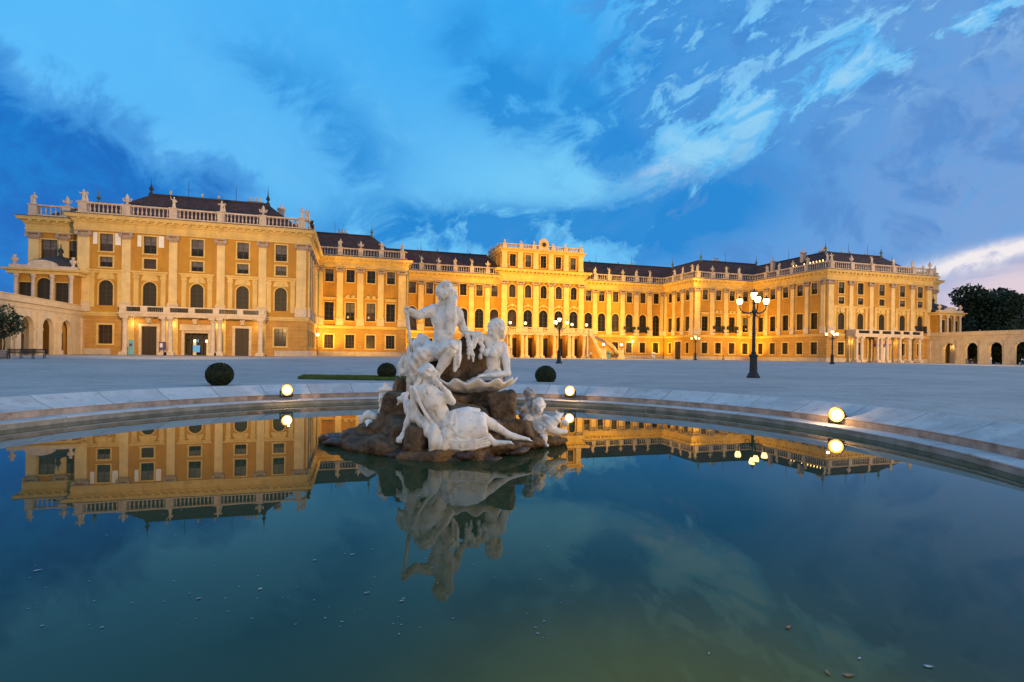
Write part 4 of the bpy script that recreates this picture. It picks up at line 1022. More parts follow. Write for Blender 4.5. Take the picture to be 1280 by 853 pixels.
def face(S, c, fwd, up, s=1.0, hair=True, beard=False):
    """head: skull, brow, eye hollows, nose, lips, chin and ears; fwd = where the face looks"""
    c = np.array(c, float); f = np.array(fwd, float); f /= np.linalg.norm(f); u = np.array(up, float); u -= f * (u @ f); u /= np.linalg.norm(u); r = np.cross(f, u)
    S.ell(c + u * .02 * s - f * .015 * s, (.085 * s, .085 * s, .10 * s), .02)
    S.ell(c + f * .035 * s - u * .03 * s, (.062 * s, .062 * s, .082 * s), .03)
    S.cap(c + f * .045 * s - u * .095 * s, c + f * .06 * s - u * .095 * s, .024 * s, .020 * s, .02)       # chin
    S.cap(c + f * .085 * s + u * .02 * s, c + f * .115 * s - u * .030 * s, .011 * s, .017 * s, .012)      # nose
    for q_ in (-1, 1):
        S.ell(c + f * .098 * s + r * .032 * s * q_ + u * .012 * s, (.018 * s,) * 3, .014, sub=True)
        S.ell(c + f * .078 * s + r * .031 * s * q_ + u * .010 * s, (.014 * s,) * 3, .006)
        S.cap(c + f * .088 * s + r * .012 * s * q_ + u * .034 * s, c + f * .075 * s + r * .05 * s * q_ + u * .034 * s, .010 * s, .009 * s, .010)
        S.ell(c + r * .085 * s * q_ - u * .005 * s, (.018 * s, .018 * s, .03 * s), .01)
    S.cap(c + f * .092 * s + r * .02 * s - u * .056 * s, c + f * .092 * s - r * .02 * s - u * .056 * s, .008 * s, .008 * s, .006)
    S.cap(c + f * .088 * s + r * .018 * s - u * .070 * s, c + f * .088 * s - r * .018 * s - u * .070 * s, .009 * s, .009 * s, .006)
def curls(S, c, n, R_, r, mask, seed=1, k=.012):
    rg = np.random.RandomState(seed); c = np.array(c, float); i = 0
    while i < n:
        v = rg.normal(size=3); v /= np.linalg.norm(v)
        if not mask(v): continue
        i += 1; a = c + v * R_; t = np.cross(v, rg.normal(size=3)); t /= np.linalg.norm(t)
        S.chain([a, a + t * r * 1.3, a + t * r * 1.6 + v * r * .6], [r, r * .9, r * .6], k)

# ---- rocks
S = Sculpt(.024)
def rk(px, py, d, r, rot=0, box=True, rn=.06):
    c = q(px, py, d + .5 * min(1, max(0, (528 - py) / 50)) * (1 if px > 520 or py < 500 else .5))
    (S.box if box else S.ell)(c, r, .022, (random.uniform(-.25, .25), rot, random.uniform(-.5, .5)), **({'rnd': rn} if box else {}))
rk(430, 549, .35, (.36, .30, .085), .10, False); rk(418, 548, .4, (.22, .2, .05), .05, False); rk(455, 548, .15, (.34, .34, .13), .15, False); rk(478, 540, .3, (.30, .3, .20), -.2); rk(468, 557, -.15, (.42, .36, .11), .08, False); rk(490, 558, -.45, (.34, .3, .14), .1, False)
rk(497, 520, .3, (.22, .3, .34), .15); rk(503, 495, .35, (.16, .2, .26), .2); rk(512, 545, -.2, (.30, .4, .22), .1)
rk(535, 566, -.65, (.30, .3, .10), 0); rk(560, 567, -.68, (.26, .28, .09), .0); rk(590, 565, -.62, (.24, .25, .10), .0); rk(622, 560, -.45, (.34, .3, .09), -.12, False); rk(640, 556, -.25, (.28, .3, .07), -.1, False)
rk(560, 515, .46, (.48, .40, .44), 0, False); rk(545, 480, .45, (.40, .35, .45), 0); rk(590, 455, .45, (.26, .24, .34), .06); rk(592, 432, .40, (.17, .17, .16), -.1); rk(612, 455, .5, (.2, .2, .3), 0)
rk(540, 452, .25, (.2, .22, .22), 0); rk(563, 458, .05, (.16, .16, .2), .1)
rk(583, 517, -.42, (.27, .2, .12), .18, True, .03); rk(629, 513, -.22, (.17, .18, .22), -.15, True, .03); rk(606, 505, .12, (.2, .2, .2), 0); rk(642, 537, -.10, (.25, .26, .13), -.12, True, .03); rk(612, 533, -.38, (.2, .15, .08), .1, True, .03); rk(574, 497, -.12, (.2, .2, .07), .05, True, .03); rk(600, 540, -.25, (.3, .3, .16), 0); rk(655, 550, .1, (.30, .3, .09), 0, False); rk(683, 553, .35, (.34, .28, .06), 0, False)
rk(600, 484, .05, (.28, .2, .10), -.1, False)
o = S.build('rock_mound', 'rock', ft, noise=[(5, .020), (13, .007), (24, -.006), (60, .003)])
tag(o, 'weathered brown rock mound')
S = Sculpt(.022)
rk(521, 551, -.72, (.15, .16, .17), .15, True, .08); S.build('boulder', 'rock', ft, noise=[(7, .012), (19, -.004), (50, .003)])
S = Sculpt(.024)
rk(440, 556, .05, (.42, .22, .075), .1, False); rk(600, 573, -.72, (.3, .15, .05), 0); rk(640, 563, -.42, (.26, .2, .06), -.1, False); rk(520, 571, -.72, (.24, .16, .06), 0); rk(432, 551, .25, (.30, .22, .085), .14, False); rk(412, 548, .33, (.17, .16, .055), .1, False); rk(455, 558, -.05, (.26, .22, .08), .1, False); rk(545, 571, -.80, (.34, .16, .055), 0); rk(588, 570, -.78, (.24, .15, .055), 0); rk(505, 566, -.6, (.30, .2, .06), 0, False)
S.build('wet_rock', 'wet_rock', ft, noise=[(7, .014), (19, -.008), (47, -.004)])

DEEP = .52
# ---- river god, seated, staff in hand
S = Sculpt(H)
hd = q(559.5, 367, -.02)
pel, wai, chs, nek = q(552, 439, .08), q(554.5, 424, .06), q(556, 402, .05), q(560, 381, .02)
S.ell(pel, (.185, .15, .13), .05); S.cap(pel, wai, .145, .135, .06); S.cap(wai, chs, .135, .165, .07)
S.ell(chs + [0, 0, .03], (.205, .135, .16), .06); S.ell(q(549, 402, -.05), (.095, .05, .07), .03); S.ell(q(565, 403, -.03), (.085, .05, .07), .03)
for k, (a, b) in enumerate(((549.5, 416), (558.5, 416), (549, 424), (558, 424), (549.5, 432), (557.5, 432))): S.ell(q(a, b, -.075), (.045, .028, .036), .018)
S.cap(q(545, 388, .08), q(570, 390, .1), .085, .085, .06)
S.cap(chs + [0.02, 0, .1], nek, .085, .062, .05); S.cap(nek, hd, .062, .058, .03)
face(S, hd, (.90, -.42, -.14), (.05, 0, 1), 1.46)
curls(S, hd + [-.015, .0, .02], 74, .132, .027, lambda v: v @ np.array([.93, -.42, -.1]) < .42 and v[2] > -.55, 3)
for k in range(9):
    a = hd + np.array([.065 + .012 * (k % 3), -.080 - .01 * (k // 3), -.10]) + np.array([.02 * ((k % 3) - 1), 0, 0]); b = q(562 + 3.2 * ((k % 3) - 1) + (k // 3), 402 + 8 * (k // 3), -.13 - .01 * (k % 2))
    m_ = (a + b) / 2 + np.array([.012 * (-1) ** k, -.03, 0]); S.chain([a, m_, b], [.034, .034, .016], .014)
for k in range(4): S.chain([hd + [-.08, .03, -.06], q(549 + k * 1.5, 381, .02), q(547 + k * 2, 391, .0)], [.035, .03, .015], .015)
# his staff arm, bent outwards
sh, el, ha = q(541, 389, .03), q(523, 394.5, -.10), q(510.5, 388.5, -.25)
S.ell(sh, (.095, .09, .095), .04); S.chain([sh, (sh + el) / 2 + [0, 0, .01], el], [.088, .076, .060], .03); S.chain([el, (el + ha) / 2, ha + [.04, 0, 0]], [.060, .058, .040], .03)
S.ell(ha, (.045, .055, .042), .02); fingers(S, ha + [-.005, -.03, .0], ha + [-.06, -.045, .012], 4, .015, (.1, .3, 1), (.5, .5, -.6)); S.chain([ha + [.02, -.03, .03], ha + [-.01, -.07, .045], ha + [-.035, -.075, .03]], [.017, .015, .013], .008)
# other arm leaning on the rock behind
sh, el, ha = q(572, 394, .12), q(579, 411, .22), q(588, 424, .16)
S.ell(sh, (.088, .085, .09), .04); S.chain([sh, el], [.080, .060], .03); S.chain([el, ha], [.058, .040], .03); S.ell(ha + [.03, -.02, 0], (.05, .045, .03), .02); fingers(S, ha + [.05, -.03, 0], ha + [.12, -.05, -.03], 4, .014, (.2, 1, 0))
# legs
hp, kn, an, to = q(559, 438, -.02), q(563, 438, -.40), q(545, 470, -.34), q(533, 476, -.48)
S.chain([hp, (hp + kn) / 2 + [0, 0, .02], kn], [.125, .112, .082], .04); S.ell(kn, (.075, .075, .08), .03); S.chain([kn, (kn * .6 + an * .4) + [0, .03, 0], an], [.078, .080, .048], .03); S.chain([an, to], [.05, .032], .02)
hp, kn, an = q(543, 441, -.02), q(528, 447, -.34), q(524, 478, -.22)
S.chain([hp, kn], [.125, .085], .04); S.chain([kn, (kn + an) / 2 + [0, .03, 0], an, an + [-.03, -.16, -.03]], [.082, .078, .048, .03], .03)
god = S.build('seated_figure', 'marble', ft)
S = Sculpt(.011)
rip = ((.8, 0, .6), 9.0, .010)
S.chain(qs((536, 436, -.05), (550, 440, -.14), (567, 434, -.12)), [.10, .11, .09], .05, rip); S.chain(qs((567, 433, -.2), (565, 433, -.42)), [.10, .075], .05, rip)
S.chain(qs((540, 438, -.1), (527, 443, -.36), (520, 455, -.30), (516, 476, -.25)), [.13, .10, .08, .05], .05, rip)
S.chain(qs((572, 430, -.30), (572, 448, -.36), (569, 462, -.34)), [.06, .055, .035], .03, ((1, 0, 0), 13, .010)); S.chain(qs((569, 431, -.42), (559, 434, -.47), (548, 441, -.40)), [.035, .03, .03], .02)
S.chain(qs((527, 425, .22), (520, 438, .1), (510, 452, -.02)), [.10, .12, .07], .05, ((1, .3, .4), 8, .012)); S.chain(qs((531, 430, .2), (545, 437, .05)), [.08, .09], .05, rip)
S.build('drapery', 'marble', god)
mb = MB(); mb.tube([tuple(q(508.3, 385, -.27)), tuple(q(511, 412, -.24)), tuple(q(514.5, 443, -.20))], [.024, .024, .028], 10); mb.build('staff', 'marble', god, True)
S = Sculpt(H)   # oar blade and carved knot below the staff
S.chain(qs((514.5, 442, -.2), (514, 452, -.2), (513, 476, -.15), (513, 500, -.05)), [.032, .055, .05, .06], .03, ((1, 0, 0), 12, .006)); S.chain(qs((505, 446, -.2), (500, 456, -.2), (503, 466, -.2), (509, 462, -.2), (509, 450, -.2), (505, 446, -.2)), [.03, .032, .032, .03, .03, .03], .02)
S.chain(qs((501, 455, -.2), (500, 470, -.18)), [.03, .018], .02); S.chain(qs((507, 458, -.22), (508, 470, -.2)), [.026, .016], .02)
S.build('carved_knot', 'marble', ft)

# ---- nymph leaning on the shell
S = Sculpt(H)
hd = q(619.5, 411, .22); pel, wai, chs = q(616, 470, .32), q(615, 452, .30), q(618, 438, .25)
S.ell(pel, (.15, .14, .13), .05); S.cap(pel, wai, .13, .11, .06); S.cap(wai, chs, .11, .13, .06); S.ell(chs + [0, 0, .03], (.150, .11, .12), .05)
S.ell(q(608.5, 441, .13), (.062, .06, .064), .025); S.ell(q(616.5, 443, .10), (.062, .06, .064), .025)
S.cap(q(610, 430, .22), q(628, 432, .28), .062, .064, .04); S.cap(chs + [0, 0, .1], q(618.5, 422, .22), .058, .052, .04); S.cap(q(618.5, 422, .22), hd, .05, .05, .03)
face(S, hd, (-.66, -.62, -.38), (-.05, -.2, 1), 1.2)
fv = np.array([-.66, -.62, -.38]); fv /= np.linalg.norm(fv)
curls(S, hd + [.01, .02, .02], 66, .112, .026, lambda v: v @ fv < .35 and v[2] > -.6, 5)
for k in range(7): S.chain([hd + [.085 * math.cos(k), .05, .02], hd + [.105 * math.cos(k * 1.0) , .04 + .02 * (k % 2), -.09], hd + [.09 * math.cos(k) + .03, .06, -.15]], [.032, .03, .016], .015)
sh, el, ha = q(629, 436, .26), q(634.5, 467, .12), q(605, 470, -.05)
S.ell(sh, (.068, .066, .07), .035); S.chain([sh, (sh + el) / 2 + [.01, 0, 0], el], [.062, .058, .048], .03); S.chain([el, (el * .6 + ha * .4), ha], [.050, .047, .032], .025); S.ell(ha + [-.035, -.01, 0], (.045, .035, .028), .015); fingers(S, ha + [-.06, -.02, 0], ha + [-.115, -.04, -.035], 4, .0125, (.2, 1, .1), (-.3, 0, -.9)); S.cap(ha + [-.03, -.04, .01], ha + [-.075, -.07, -.015], .014, .011, .008)
sh, el, ha = q(609, 425, .22), q(598, 418.5, .12), q(583, 417.5, .14)
S.ell(sh, (.06, .058, .06), .03); S.chain([sh, el, ha], [.056, .047, .034], .03); S.ell(ha + [-.02, 0, 0], (.04, .03, .028), .015); fingers(S, ha + [-.03, 0, 0], ha + [-.085, -.02, .0], 4, .012, (0, 1, .2), (-.2, -.2, -.9)); S.cap(ha + [-.01, -.03, .0], ha + [-.05, -.06, -.01], .013, .01, .008)
S.chain([pel, q(600, 478, .15), q(588, 480, .05)], [.13, .10, .07], .05, ((.5, .3, .8), 9, .008))
S.build('leaning_figure', 'marble', ft)
S = Sculpt(H)   # garland of shells that she holds
S.chain(qs((584, 418, .06), (587, 430, .02), (586, 441, .0), (585.5, 450, .0)), [.035, .04, .03, .015], .02, ((0, 0, 1), 16, .006)); S.chain(qs((587, 430, .02), (591, 444, .0), (591.5, 452, .0)), [.03, .028, .014], .02)
S.chain(qs((590, 418, .08), (600, 424, .10), (603, 436, .12), (600, 448, .14)), [.035, .045, .035, .03], .02, ((.5, 0, 1), 12, .008)); S.chain(qs((594, 424, .06), (592, 434, .04)), [.05, .03], .02)
S.build('shell_garland', 'marble', ft)

# ---- scalloped basin
c0 = q(592, 478, -.16); n, rings = 120, 9; vs, fs = [], []
for side in (0, 1):
    for i in range(rings):
        t = i / (rings - 1)
        for k in range(n):
            th = 2 * math.pi * k / n; sc = math.cos(th * 13)
            r = (.06 + .56 * t) * (1 + .035 * sc * t); z = -.125 + .17 * t ** 2.2 + .034 * sc * t ** 1.5 + .018 * math.sin(th) * 0 + (0 if side == 0 else -.030 - .01 * (1 - t))
            vs.append((c0[0] + r * math.cos(th) + .0, c0[1] + r * .62 * math.sin(th), c0[2] + z + .012 * math.cos(th) * t))
for side in (0, 1):
    o = side * rings * n
    for i in range(rings - 1):
        for k in range(n): k2 = (k + 1) % n; fs.append((o + i * n + k, o + i * n + k2, o + (i + 1) * n + k2, o + (i + 1) * n + k))
for k in range(n): k2 = (k + 1) % n; fs.append(((rings - 1) * n + k, (rings - 1) * n + k2, (2 * rings - 1) * n + k2, (2 * rings - 1) * n + k))
for o in (0, rings * n): fs.append(tuple(o + k for k in range(n)))
mb = MB(); mb.add(vs, fs); mb.build('scallop_basin', 'marble', ft, True)

DEEP = 0.0
# ---- reclining nymph in front, seen from behind
S = Sculpt(.0095)
hd = q(536.5, 467.5, -.72); pel, wai, mid, chs = q(555, 536, -.66), q(549, 518, -.70), q(542, 503, -.72), q(533, 492, -.72)
S.ell(pel, (.17, .15, .14), .06); S.chain([pel, wai, mid, chs], [.145, .118, .125, .125], .06); S.ell(q(533.5, 495, -.70), (.165, .105, .135), .05, (0, .25, 0)); S.cap(q(521, 488, -.70), q(541, 490, -.66), .062, .062, .045)
S.ell(q(526, 495, -.785), (.055, .025, .07), .03, (0, -.25, 0)); S.ell(q(540, 496, -.78), (.055, .025, .07), .03, (0, -.25, 0))
S.cap(q(531.5, 487, -.825), q(546, 521, -.815), .011, .011, .022, None, True)      # furrow of the spine
S.ell(q(549, 541, -.76), (.085, .07, .085), .03); S.ell(q(562, 539, -.70), (.09, .08, .085), .03)
S.chain([chs + [.01, 0, .06], q(534, 479, -.72), hd + [-.005, 0, -.04]], [.062, .048, .05], .03)
face(S, hd, (.97, -.18, -.02), (0.06, 0, 1), 1.10)
curls(S, hd + [-.015, 0, .02], 46, .092, .021, lambda v: v[0] < .38 and v[2] > -.5, 9)
S.ell(hd + [-.11, 0, .03], (.05, .05, .055), .02, rip=((1, 0, 1), 14, .006)); S.chain([hd + [-.09, 0, -.02], q(524, 476, -.72), q(519, 484, -.74)], [.035, .032, .018], .018)
sh, el, ha = q(542, 491, -.66), q(565, 502, -.74), q(551, 482.5, -.82)
S.ell(sh, (.066, .062, .066), .035); S.chain([sh, (sh + el) / 2 + [0, -.01, -.005], el], [.060, .056, .044], .028); S.chain([el, (el + ha) / 2 + [.012, 0, 0], ha], [.045, .044, .029], .02); S.ell(ha + [-.02, 0, .022], (.035, .03, .036), .014); fingers(S, ha + [-.03, -.012, .02], ha + [-.075, -.015, .035], 4, .0115, (.1, -.4, .8), (-.2, .3, .9)); S.cap(ha + [-.01, -.02, .035], ha + [-.035, -.03, .075], .013, .010, .008)
sh, el, ha = q(519.5, 491, -.70), q(513, 517, -.66), q(505, 541, -.70)
S.ell(sh, (.062, .06, .064), .035); S.chain([sh, el], [.056, .043], .028); S.chain([el, (el + ha) / 2, ha], [.044, .041, .029], .02); S.ell(ha + [-.018, -.01, -.035], (.034, .034, .042), .014); fingers(S, ha + [-.02, -.03, -.05], ha + [-.065, -.06, -.085], 4, .0115, (.7, -.5, -.1), (-.2, -.1, -.9)); S.cap(ha + [.01, -.03, -.03], ha + [0, -.075, -.06], .013, .010, .008)
hp, kn, an, to = q(566, 530, -.66), q(602, 522.5, -.66), q(637, 544, -.60), q(661, 549.5, -.62)
S.chain([hp, (hp + kn) / 2 + [0, 0, .012], kn], [.125, .105, .072], .04); S.chain([kn, kn * .65 + an * .35 + [0, .02, -.01], an], [.066, .068, .040], .03); S.chain([an, an + [.06, 0, -.02], to], [.040, .040, .022], .02); S.ell(an + [-.03, .01, -.02], (.035, .032, .032), .015)
for k in range(5): S.cap(to + [-.015, -.03 + k * .015, 0], to + [.035 - .006 * k, -.036 + k * .018, -.012], .012, .010, .006)
hp, kn, an, to = q(562, 540, -.74), q(600, 541, -.80), q(618, 554, -.80), q(638, 553.5, -.84)
S.chain([hp, kn], [.11, .07], .04); S.chain([kn, (kn + an) / 2, an], [.066, .055, .040], .025); S.chain([an, to], [.040, .022], .02)
for k in range(5): S.cap(to + [-.015, -.03 + k * .015, 0], to + [.035 - .006 * k, -.036 + k * .018, -.010], .012, .010, .006)
nym = S.build('reclining_figure', 'marble', ft)
S = Sculpt(.009)   # skirt with long folds from hip to hem
S.chain(qs((563, 527, -.72), (580, 523, -.70), (599, 524, -.70)), [.132, .120, .088], .05); S.chain(qs((560, 543, -.78), (580, 543, -.80), (602, 540, -.80)), [.122, .115, .082], .05)
S.chain(qs((563, 536, -.785), (582, 534, -.785), (600, 532, -.77)), [.105, .10, .08], .06)
S.chain(qs((552, 556, -.82), (572, 557, -.85), (590, 557, -.85), (609, 554, -.82)), [.072, .072, .066, .05], .04)
S.chain(qs((566, 516, -.78), (562, 530, -.87), (560, 545, -.905), (555, 560, -.90)), [.030, .034, .038, .045], .02)
S.chain(qs((567, 514.5, -.74), (585, 511.5, -.67), (598, 513, -.63)), [.026, .030, .028], .015)
for k in range(7):
    x0 = 569 + 5.6 * k; S.chain(qs((x0, 517 + .5 * k, -.80 + .012 * k), (x0 + 1.0, 525, -.848 + .012 * k), (x0 + .5 + .4 * k, 536, -.890 + .012 * k), (x0 - 1 + .8 * k, 549 - .4 * k, -.905 + .012 * k)), [.006, .014, .016, .010], .022)
for k in range(4):
    S.chain(qs((561 + k * 2, 551 + 3.2 * k, -.915), (577, 552 + 3.4 * k, -.925), (594, 551 + 3.2 * k, -.915), (609, 547 + 3.4 * k, -.87)), [.014, .018, .017, .010], .014)
for k in range(3): S.chain(qs((564 - k, 533 + 6 * k, -.90), (572, 544 + 5 * k, -.915), (586, 549 + 4 * k, -.915)), [.012, .016, .010], .014)
S.build('drapery', 'marble', nym)
S = Sculpt(.009)   # mantle: a strap over the back and a fall of cloth down to the rock
S.chain(qs((518, 485, -.79), (523, 500, -.83), (533, 519, -.84), (549, 541, -.87)), [.030, .022, .024, .032], .02, ((.8, 0, .6), 16, .004))
S.chain(qs((516, 486, -.72), (516, 506, -.70), (521, 522, -.70), (532, 531, -.74)), [.038, .050, .062, .06], .04, ((1, 0, .3), 9, .010))
S.ell(q(535, 530, -.74), (.13, .07, .07), .05, (0, .35, 0), ((1, 0, .5), 9, .010)); S.chain(qs((528, 526, -.76), (541, 541, -.84), (545, 553, -.87), (543, 562, -.88)), [.05, .085, .09, .06], .05, ((1, 0, -.2), 8.5, .014))
S.ell(q(525, 489, -.80), (.03, .025, .028), .01)
S.build('mantle', 'marble', nym)

# ---- cherub with a fish on the right
S = Sculpt(.009)
hd = q(673.5, 508, .28)
face(S, hd, (.25, -.9, -.25), (.05, 0, 1), .98); curls(S, hd + [0, .02, .02], 30, .082, .02, lambda v: v[1] > -.45 and v[2] > -.4, 4)
S.cap(hd + [0, .01, -.06], q(671, 521, .32), .042, .05, .03); S.ell(q(670, 528, .32), (.105, .085, .11), .04); S.ell(q(672, 540, .32), (.11, .095, .10), .04)
S.chain(qs((659, 523, .28), (655, 533, .2), (660, 543, .12)), [.052, .045, .035], .025); S.ell(q(660, 524, .28), (.06, .055, .065), .03); S.ell(q(661, 544, .1), (.03, .03, .025), .012)
S.chain(qs((681, 522, .3), (690, 525, .2), (686, 531, .10)), [.050, .042, .032], .025); S.ell(q(685.5, 532, .09), (.03, .028, .026), .012)
fingers(S, q(661, 545, .08), q(664, 549, .04), 4, .010, (1, 0, .1)); fingers(S, q(685, 533, .08), q(682, 537, .05), 4, .010, (1, .2, .2))
S.chain(qs((666, 542, .24), (662, 548, .06), (668, 555, .02)), [.07, .058, .036], .03); S.chain(qs((678, 543, .24), (679, 548, .04), (680, 556, .02)), [.07, .058, .036], .03); S.cap(q(668, 555, .02), q(671, 556, -.06), .032, .024, .015); S.cap(q(680, 556, .02), q(684, 557, -.06), .032, .024, .015)
S.build('cherub', 'marble', ft)
S = Sculpt(.009)
S.chain(qs((676, 538, .14), (687, 532, .14), (695, 525, .16), (699, 519, .2)), [.075, .085, .06, .035], .03, ((1, 0, 1), 15, .004)); S.chain(qs((687, 536, .1), (697, 540, .12), (706, 540, .14)), [.06, .05, .04], .03); S.ell(q(706, 529, .2), (.058, .055, .055), .02); S.chain(qs((699, 521, .2), (695, 514, .2)), [.03, .012], .02); S.chain(qs((699, 521, .2), (704, 517, .22)), [.03, .012], .02)
S.build('fish', 'marble', ft)
S = Sculpt(.012)
S.ell(q(662, 494.5, .42), (.07, .07, .085), .03); curls(S, q(662, 492, .42), 18, .07, .022, lambda v: v[2] > -.3, 8); S.chain(qs((662, 500, .42), (660, 512, .4), (656, 520, .4)), [.05, .07, .09], .04, ((0, 0, 1), 12, .008)); S.chain(qs((662, 505, .38), (652, 511, .3), (650, 514, .3)), [.035, .03, .02], .02); S.chain(qs((664, 505, .4), (670, 498, .38)), [.03, .02], .02)
S.build('sea_creature', 'grey_stone', ft)
# ---- small carvings on the left
S = Sculpt(.012)
for k in range(5): c = q(482 + (k % 2), 514 - k * 6.5, .35); S.cap(c - [.06, .02, 0], c + [.06, .02, .01], .045, .04, .02)
S.chain(qs((482, 515, .4), (483, 492, .4), (482, 482, .38), (481, 479, .36)), [.07, .06, .035, .012], .03); S.ell(q(478, 497, .28), (.045, .04, .04), .02)
S.build('coiled_tail', 'marble', ft)
S = Sculpt(.012)
S.chain(qs((452, 535, .2), (453, 524, .2), (460, 518, .2), (468, 521, .2), (470, 532, .2)), [.035, .04, .05, .045, .03], .03, ((1, 0, 1), 10, .005)); S.ell(q(461, 528, .1), (.06, .05, .045), .03); S.cap(q(461, 528, .1), q(459, 533, 0), .035, .02, .02); S.chain(qs((452, 522, .2), (448, 520, .2)), [.03, .015], .02)
S.build('dolphin_head', 'marble', ft)
S = Sculpt(.012); S.chain(qs((507, 494, -.05), (501, 500, -.05), (498, 505, -.05)), [.05, .05, .02], .02, ((1, 0, 1), 12, .008)); S.chain(qs((507, 500, -.1), (511, 515, -.2), (511, 530, -.2)), [.05, .05, .03], .02, ((1, 0, 0), 12, .008)); S.build('drapery_end', 'marble', ft)

# ================================================================== street lamps
def lantern(parent, c, s=1.0):
    mb = MB(); mb.lathe(c, [(.05 * s, -.12 * s), (.13 * s, -.05 * s), (.13 * s, 0)], 8); o = mb.build('lantern', 'iron', parent)
    mb = MB(); mb.lathe(c, [(.12 * s, 0), (.21 * s, .16 * s), (.25 * s, .34 * s), (.22 * s, .48 * s)], 10); mb.build('lantern_glass', 'lamp_glow', o, True)
    mb = MB(); mb.lathe(c, [(.26 * s, .485 * s), (.22 * s, .53 * s), (.10 * s, .62 * s), (.04 * s, .66 * s), (.05 * s, .72 * s), (.01 * s, .80 * s)], 10); mb.build('lantern_cap', 'iron', o)
def street_lamp():
    L = empty('street_lamp', (0, 0, 0))
    mb = MB(); mb.lathe((0, 0, -.05), [(.40, 0), (.40, .16), (.34, .22), (.30, .34), (.24, .40), (.22, 1.30), (.27, 1.36), (.27, 1.44), (.16, 1.52)], 8); mb.build('base', 'iron', L)
    mb = MB(); mb.lathe((0, 0, 1.45), [(.13, 0), (.15, .10), (.11, .2), (.10, 1.2), (.13, 1.25), (.10, 1.32), (.085, 2.45), (.14, 2.52), (.14, 2.66), (.08, 2.75), (.06, 3.05), (.10, 3.12), (.10, 3.2)], 12); mb.build('post', 'iron', L)
    for k in range(3):
        a = R((-2, 123, 241)[k]); dx, dy = math.cos(a), math.sin(a); Z0 = 4.02
        pts = [(0.05 * dx, .05 * dy, Z0), (.35 * dx, .35 * dy, Z0 - .06), (.62 * dx, .62 * dy, Z0 + .02), (.80 * dx, .80 * dy, Z0 + .16), (.86 * dx, .86 * dy, Z0 + .36)]
        mb = MB(); mb.tube(pts, [.05, .045, .04, .035, .04], 8)
        sp = [((.30 + .13 * math.cos(t)) * dx, (.30 + .13 * math.cos(t)) * dy, Z0 - .19 + .13 * math.sin(t)) for t in np.linspace(1.6, 6.8, 12)]; mb.tube(sp, .022, 6)
        mb.build('arm', 'iron', L, True)
        lantern(L, (.86 * dx, .86 * dy, Z0 + .48), .76)
    lantern(L, (0, 0, 4.80), .84)
    return L
lp = street_lamp()
LS = [(-22.5, -64.6, R(0), 'tall iron street lamp with four glowing lanterns, alone on the open gravel nearest the basin'), (-23.3, -34.6, R(-25), 'iron street lamp with glowing lanterns standing before the portico of the palace'),
      (25.7, -26.4, R(30), "iron street lamp with glowing lanterns at the corner of the right wing's front"), (24.4, 6.4, R(0), 'distant iron street lamp with glowing lanterns beside the brown courtyard door')]
for i, (x, y, rz, lab) in enumerate(LS):
    o = lp if i == 0 else dup(lp)
    o.location = (x, y, gz(y)); o.rotation_euler = (0, 0, rz); tag(o, lab, 'street lamp', 'street lamps on the gravel court')

# ================================================================== floodlights
def flood(loc, tgt, label, group, s=1.0, glow='flood_glow', name='floodlight'):
    d = Vector(tgt) - Vector(loc); rz = math.atan2(d.y, d.x); el = math.atan2(d.z, math.hypot(d.x, d.y))
    o = empty(name, loc, rz); c, sn = math.cos(el), math.sin(el)
    def ring(x, r, n=14): return [(x * c - r * math.sin(2 * math.pi * k / n) * sn, r * math.cos(2 * math.pi * k / n), x * sn + r * math.sin(2 * math.pi * k / n) * c) for k in range(n)]
    mb = MB(); n = 14; prof = [(-.20, .05), (-.18, .09), (-.02, .12), (.06, .145), (.06, .125)]; vs = []
    for x, r in prof: vs += ring(x * s, r * s)
    fs = [(i * n + k, i * n + (k + 1) % n, (i + 1) * n + (k + 1) % n, (i + 1) * n + k) for i in range(len(prof) - 1) for k in range(n)] + [tuple(range(n))]
    mb.add(vs, fs); mb.build('housing', 'dark_metal', o)
    mb = MB(); mb.add(ring(.056 * s, .085 * s) + [(.085 * s * c, 0, .085 * s * sn)], [(k, (k + 1) % n, n) for k in range(n)]); mb.build('lens', glow, o, fix=False)
    mb = MB(); mb.add(ring(.055 * s, .085 * s) + ring(.072 * s, .125 * s), [(k, (k + 1) % n, n + (k + 1) % n, n + k) for k in range(n)]); mb.build('glow_ring', 'flood_halo', o, fix=False)  # ring that glows by itself, added for a warm edge round the lens
    mb = MB(); mb.box(-.03 * s, .03 * s, -.15 * s, .15 * s, -.17 * s, -.14 * s); mb.box(-.02 * s, .02 * s, -.15 * s, -.13 * s, -.15 * s, 0); mb.box(-.02 * s, .02 * s, .13 * s, .15 * s, -.15 * s, 0); mb.build('bracket', 'dark_metal', o)
    tag(o, label, 'floodlight', group)
    return o
AIM = PC + Vector((0, 0, .9))
WARM = (1.0, .62, .27)
fl = [(camp(358, 488, 12.9), 'lit floodlight on the stone coping left of the statue'), (camp(713, 489, 14.0), 'lit floodlight on the far coping just right of the cherub'), (camp(1047, 519, 9.6), 'lit floodlight on the coping below the nearest street lamp'),
      (PC + RGT * -5.3 + FWD * -5.2 + UPV * .42, 'floodlight on the near coping, out of view on the left'), (PC + RGT * 6.2 + FWD * -4.1 + UPV * .42, 'floodlight on the near coping, out of view on the right')]
FE = [230, 230, 230, 110, 480]
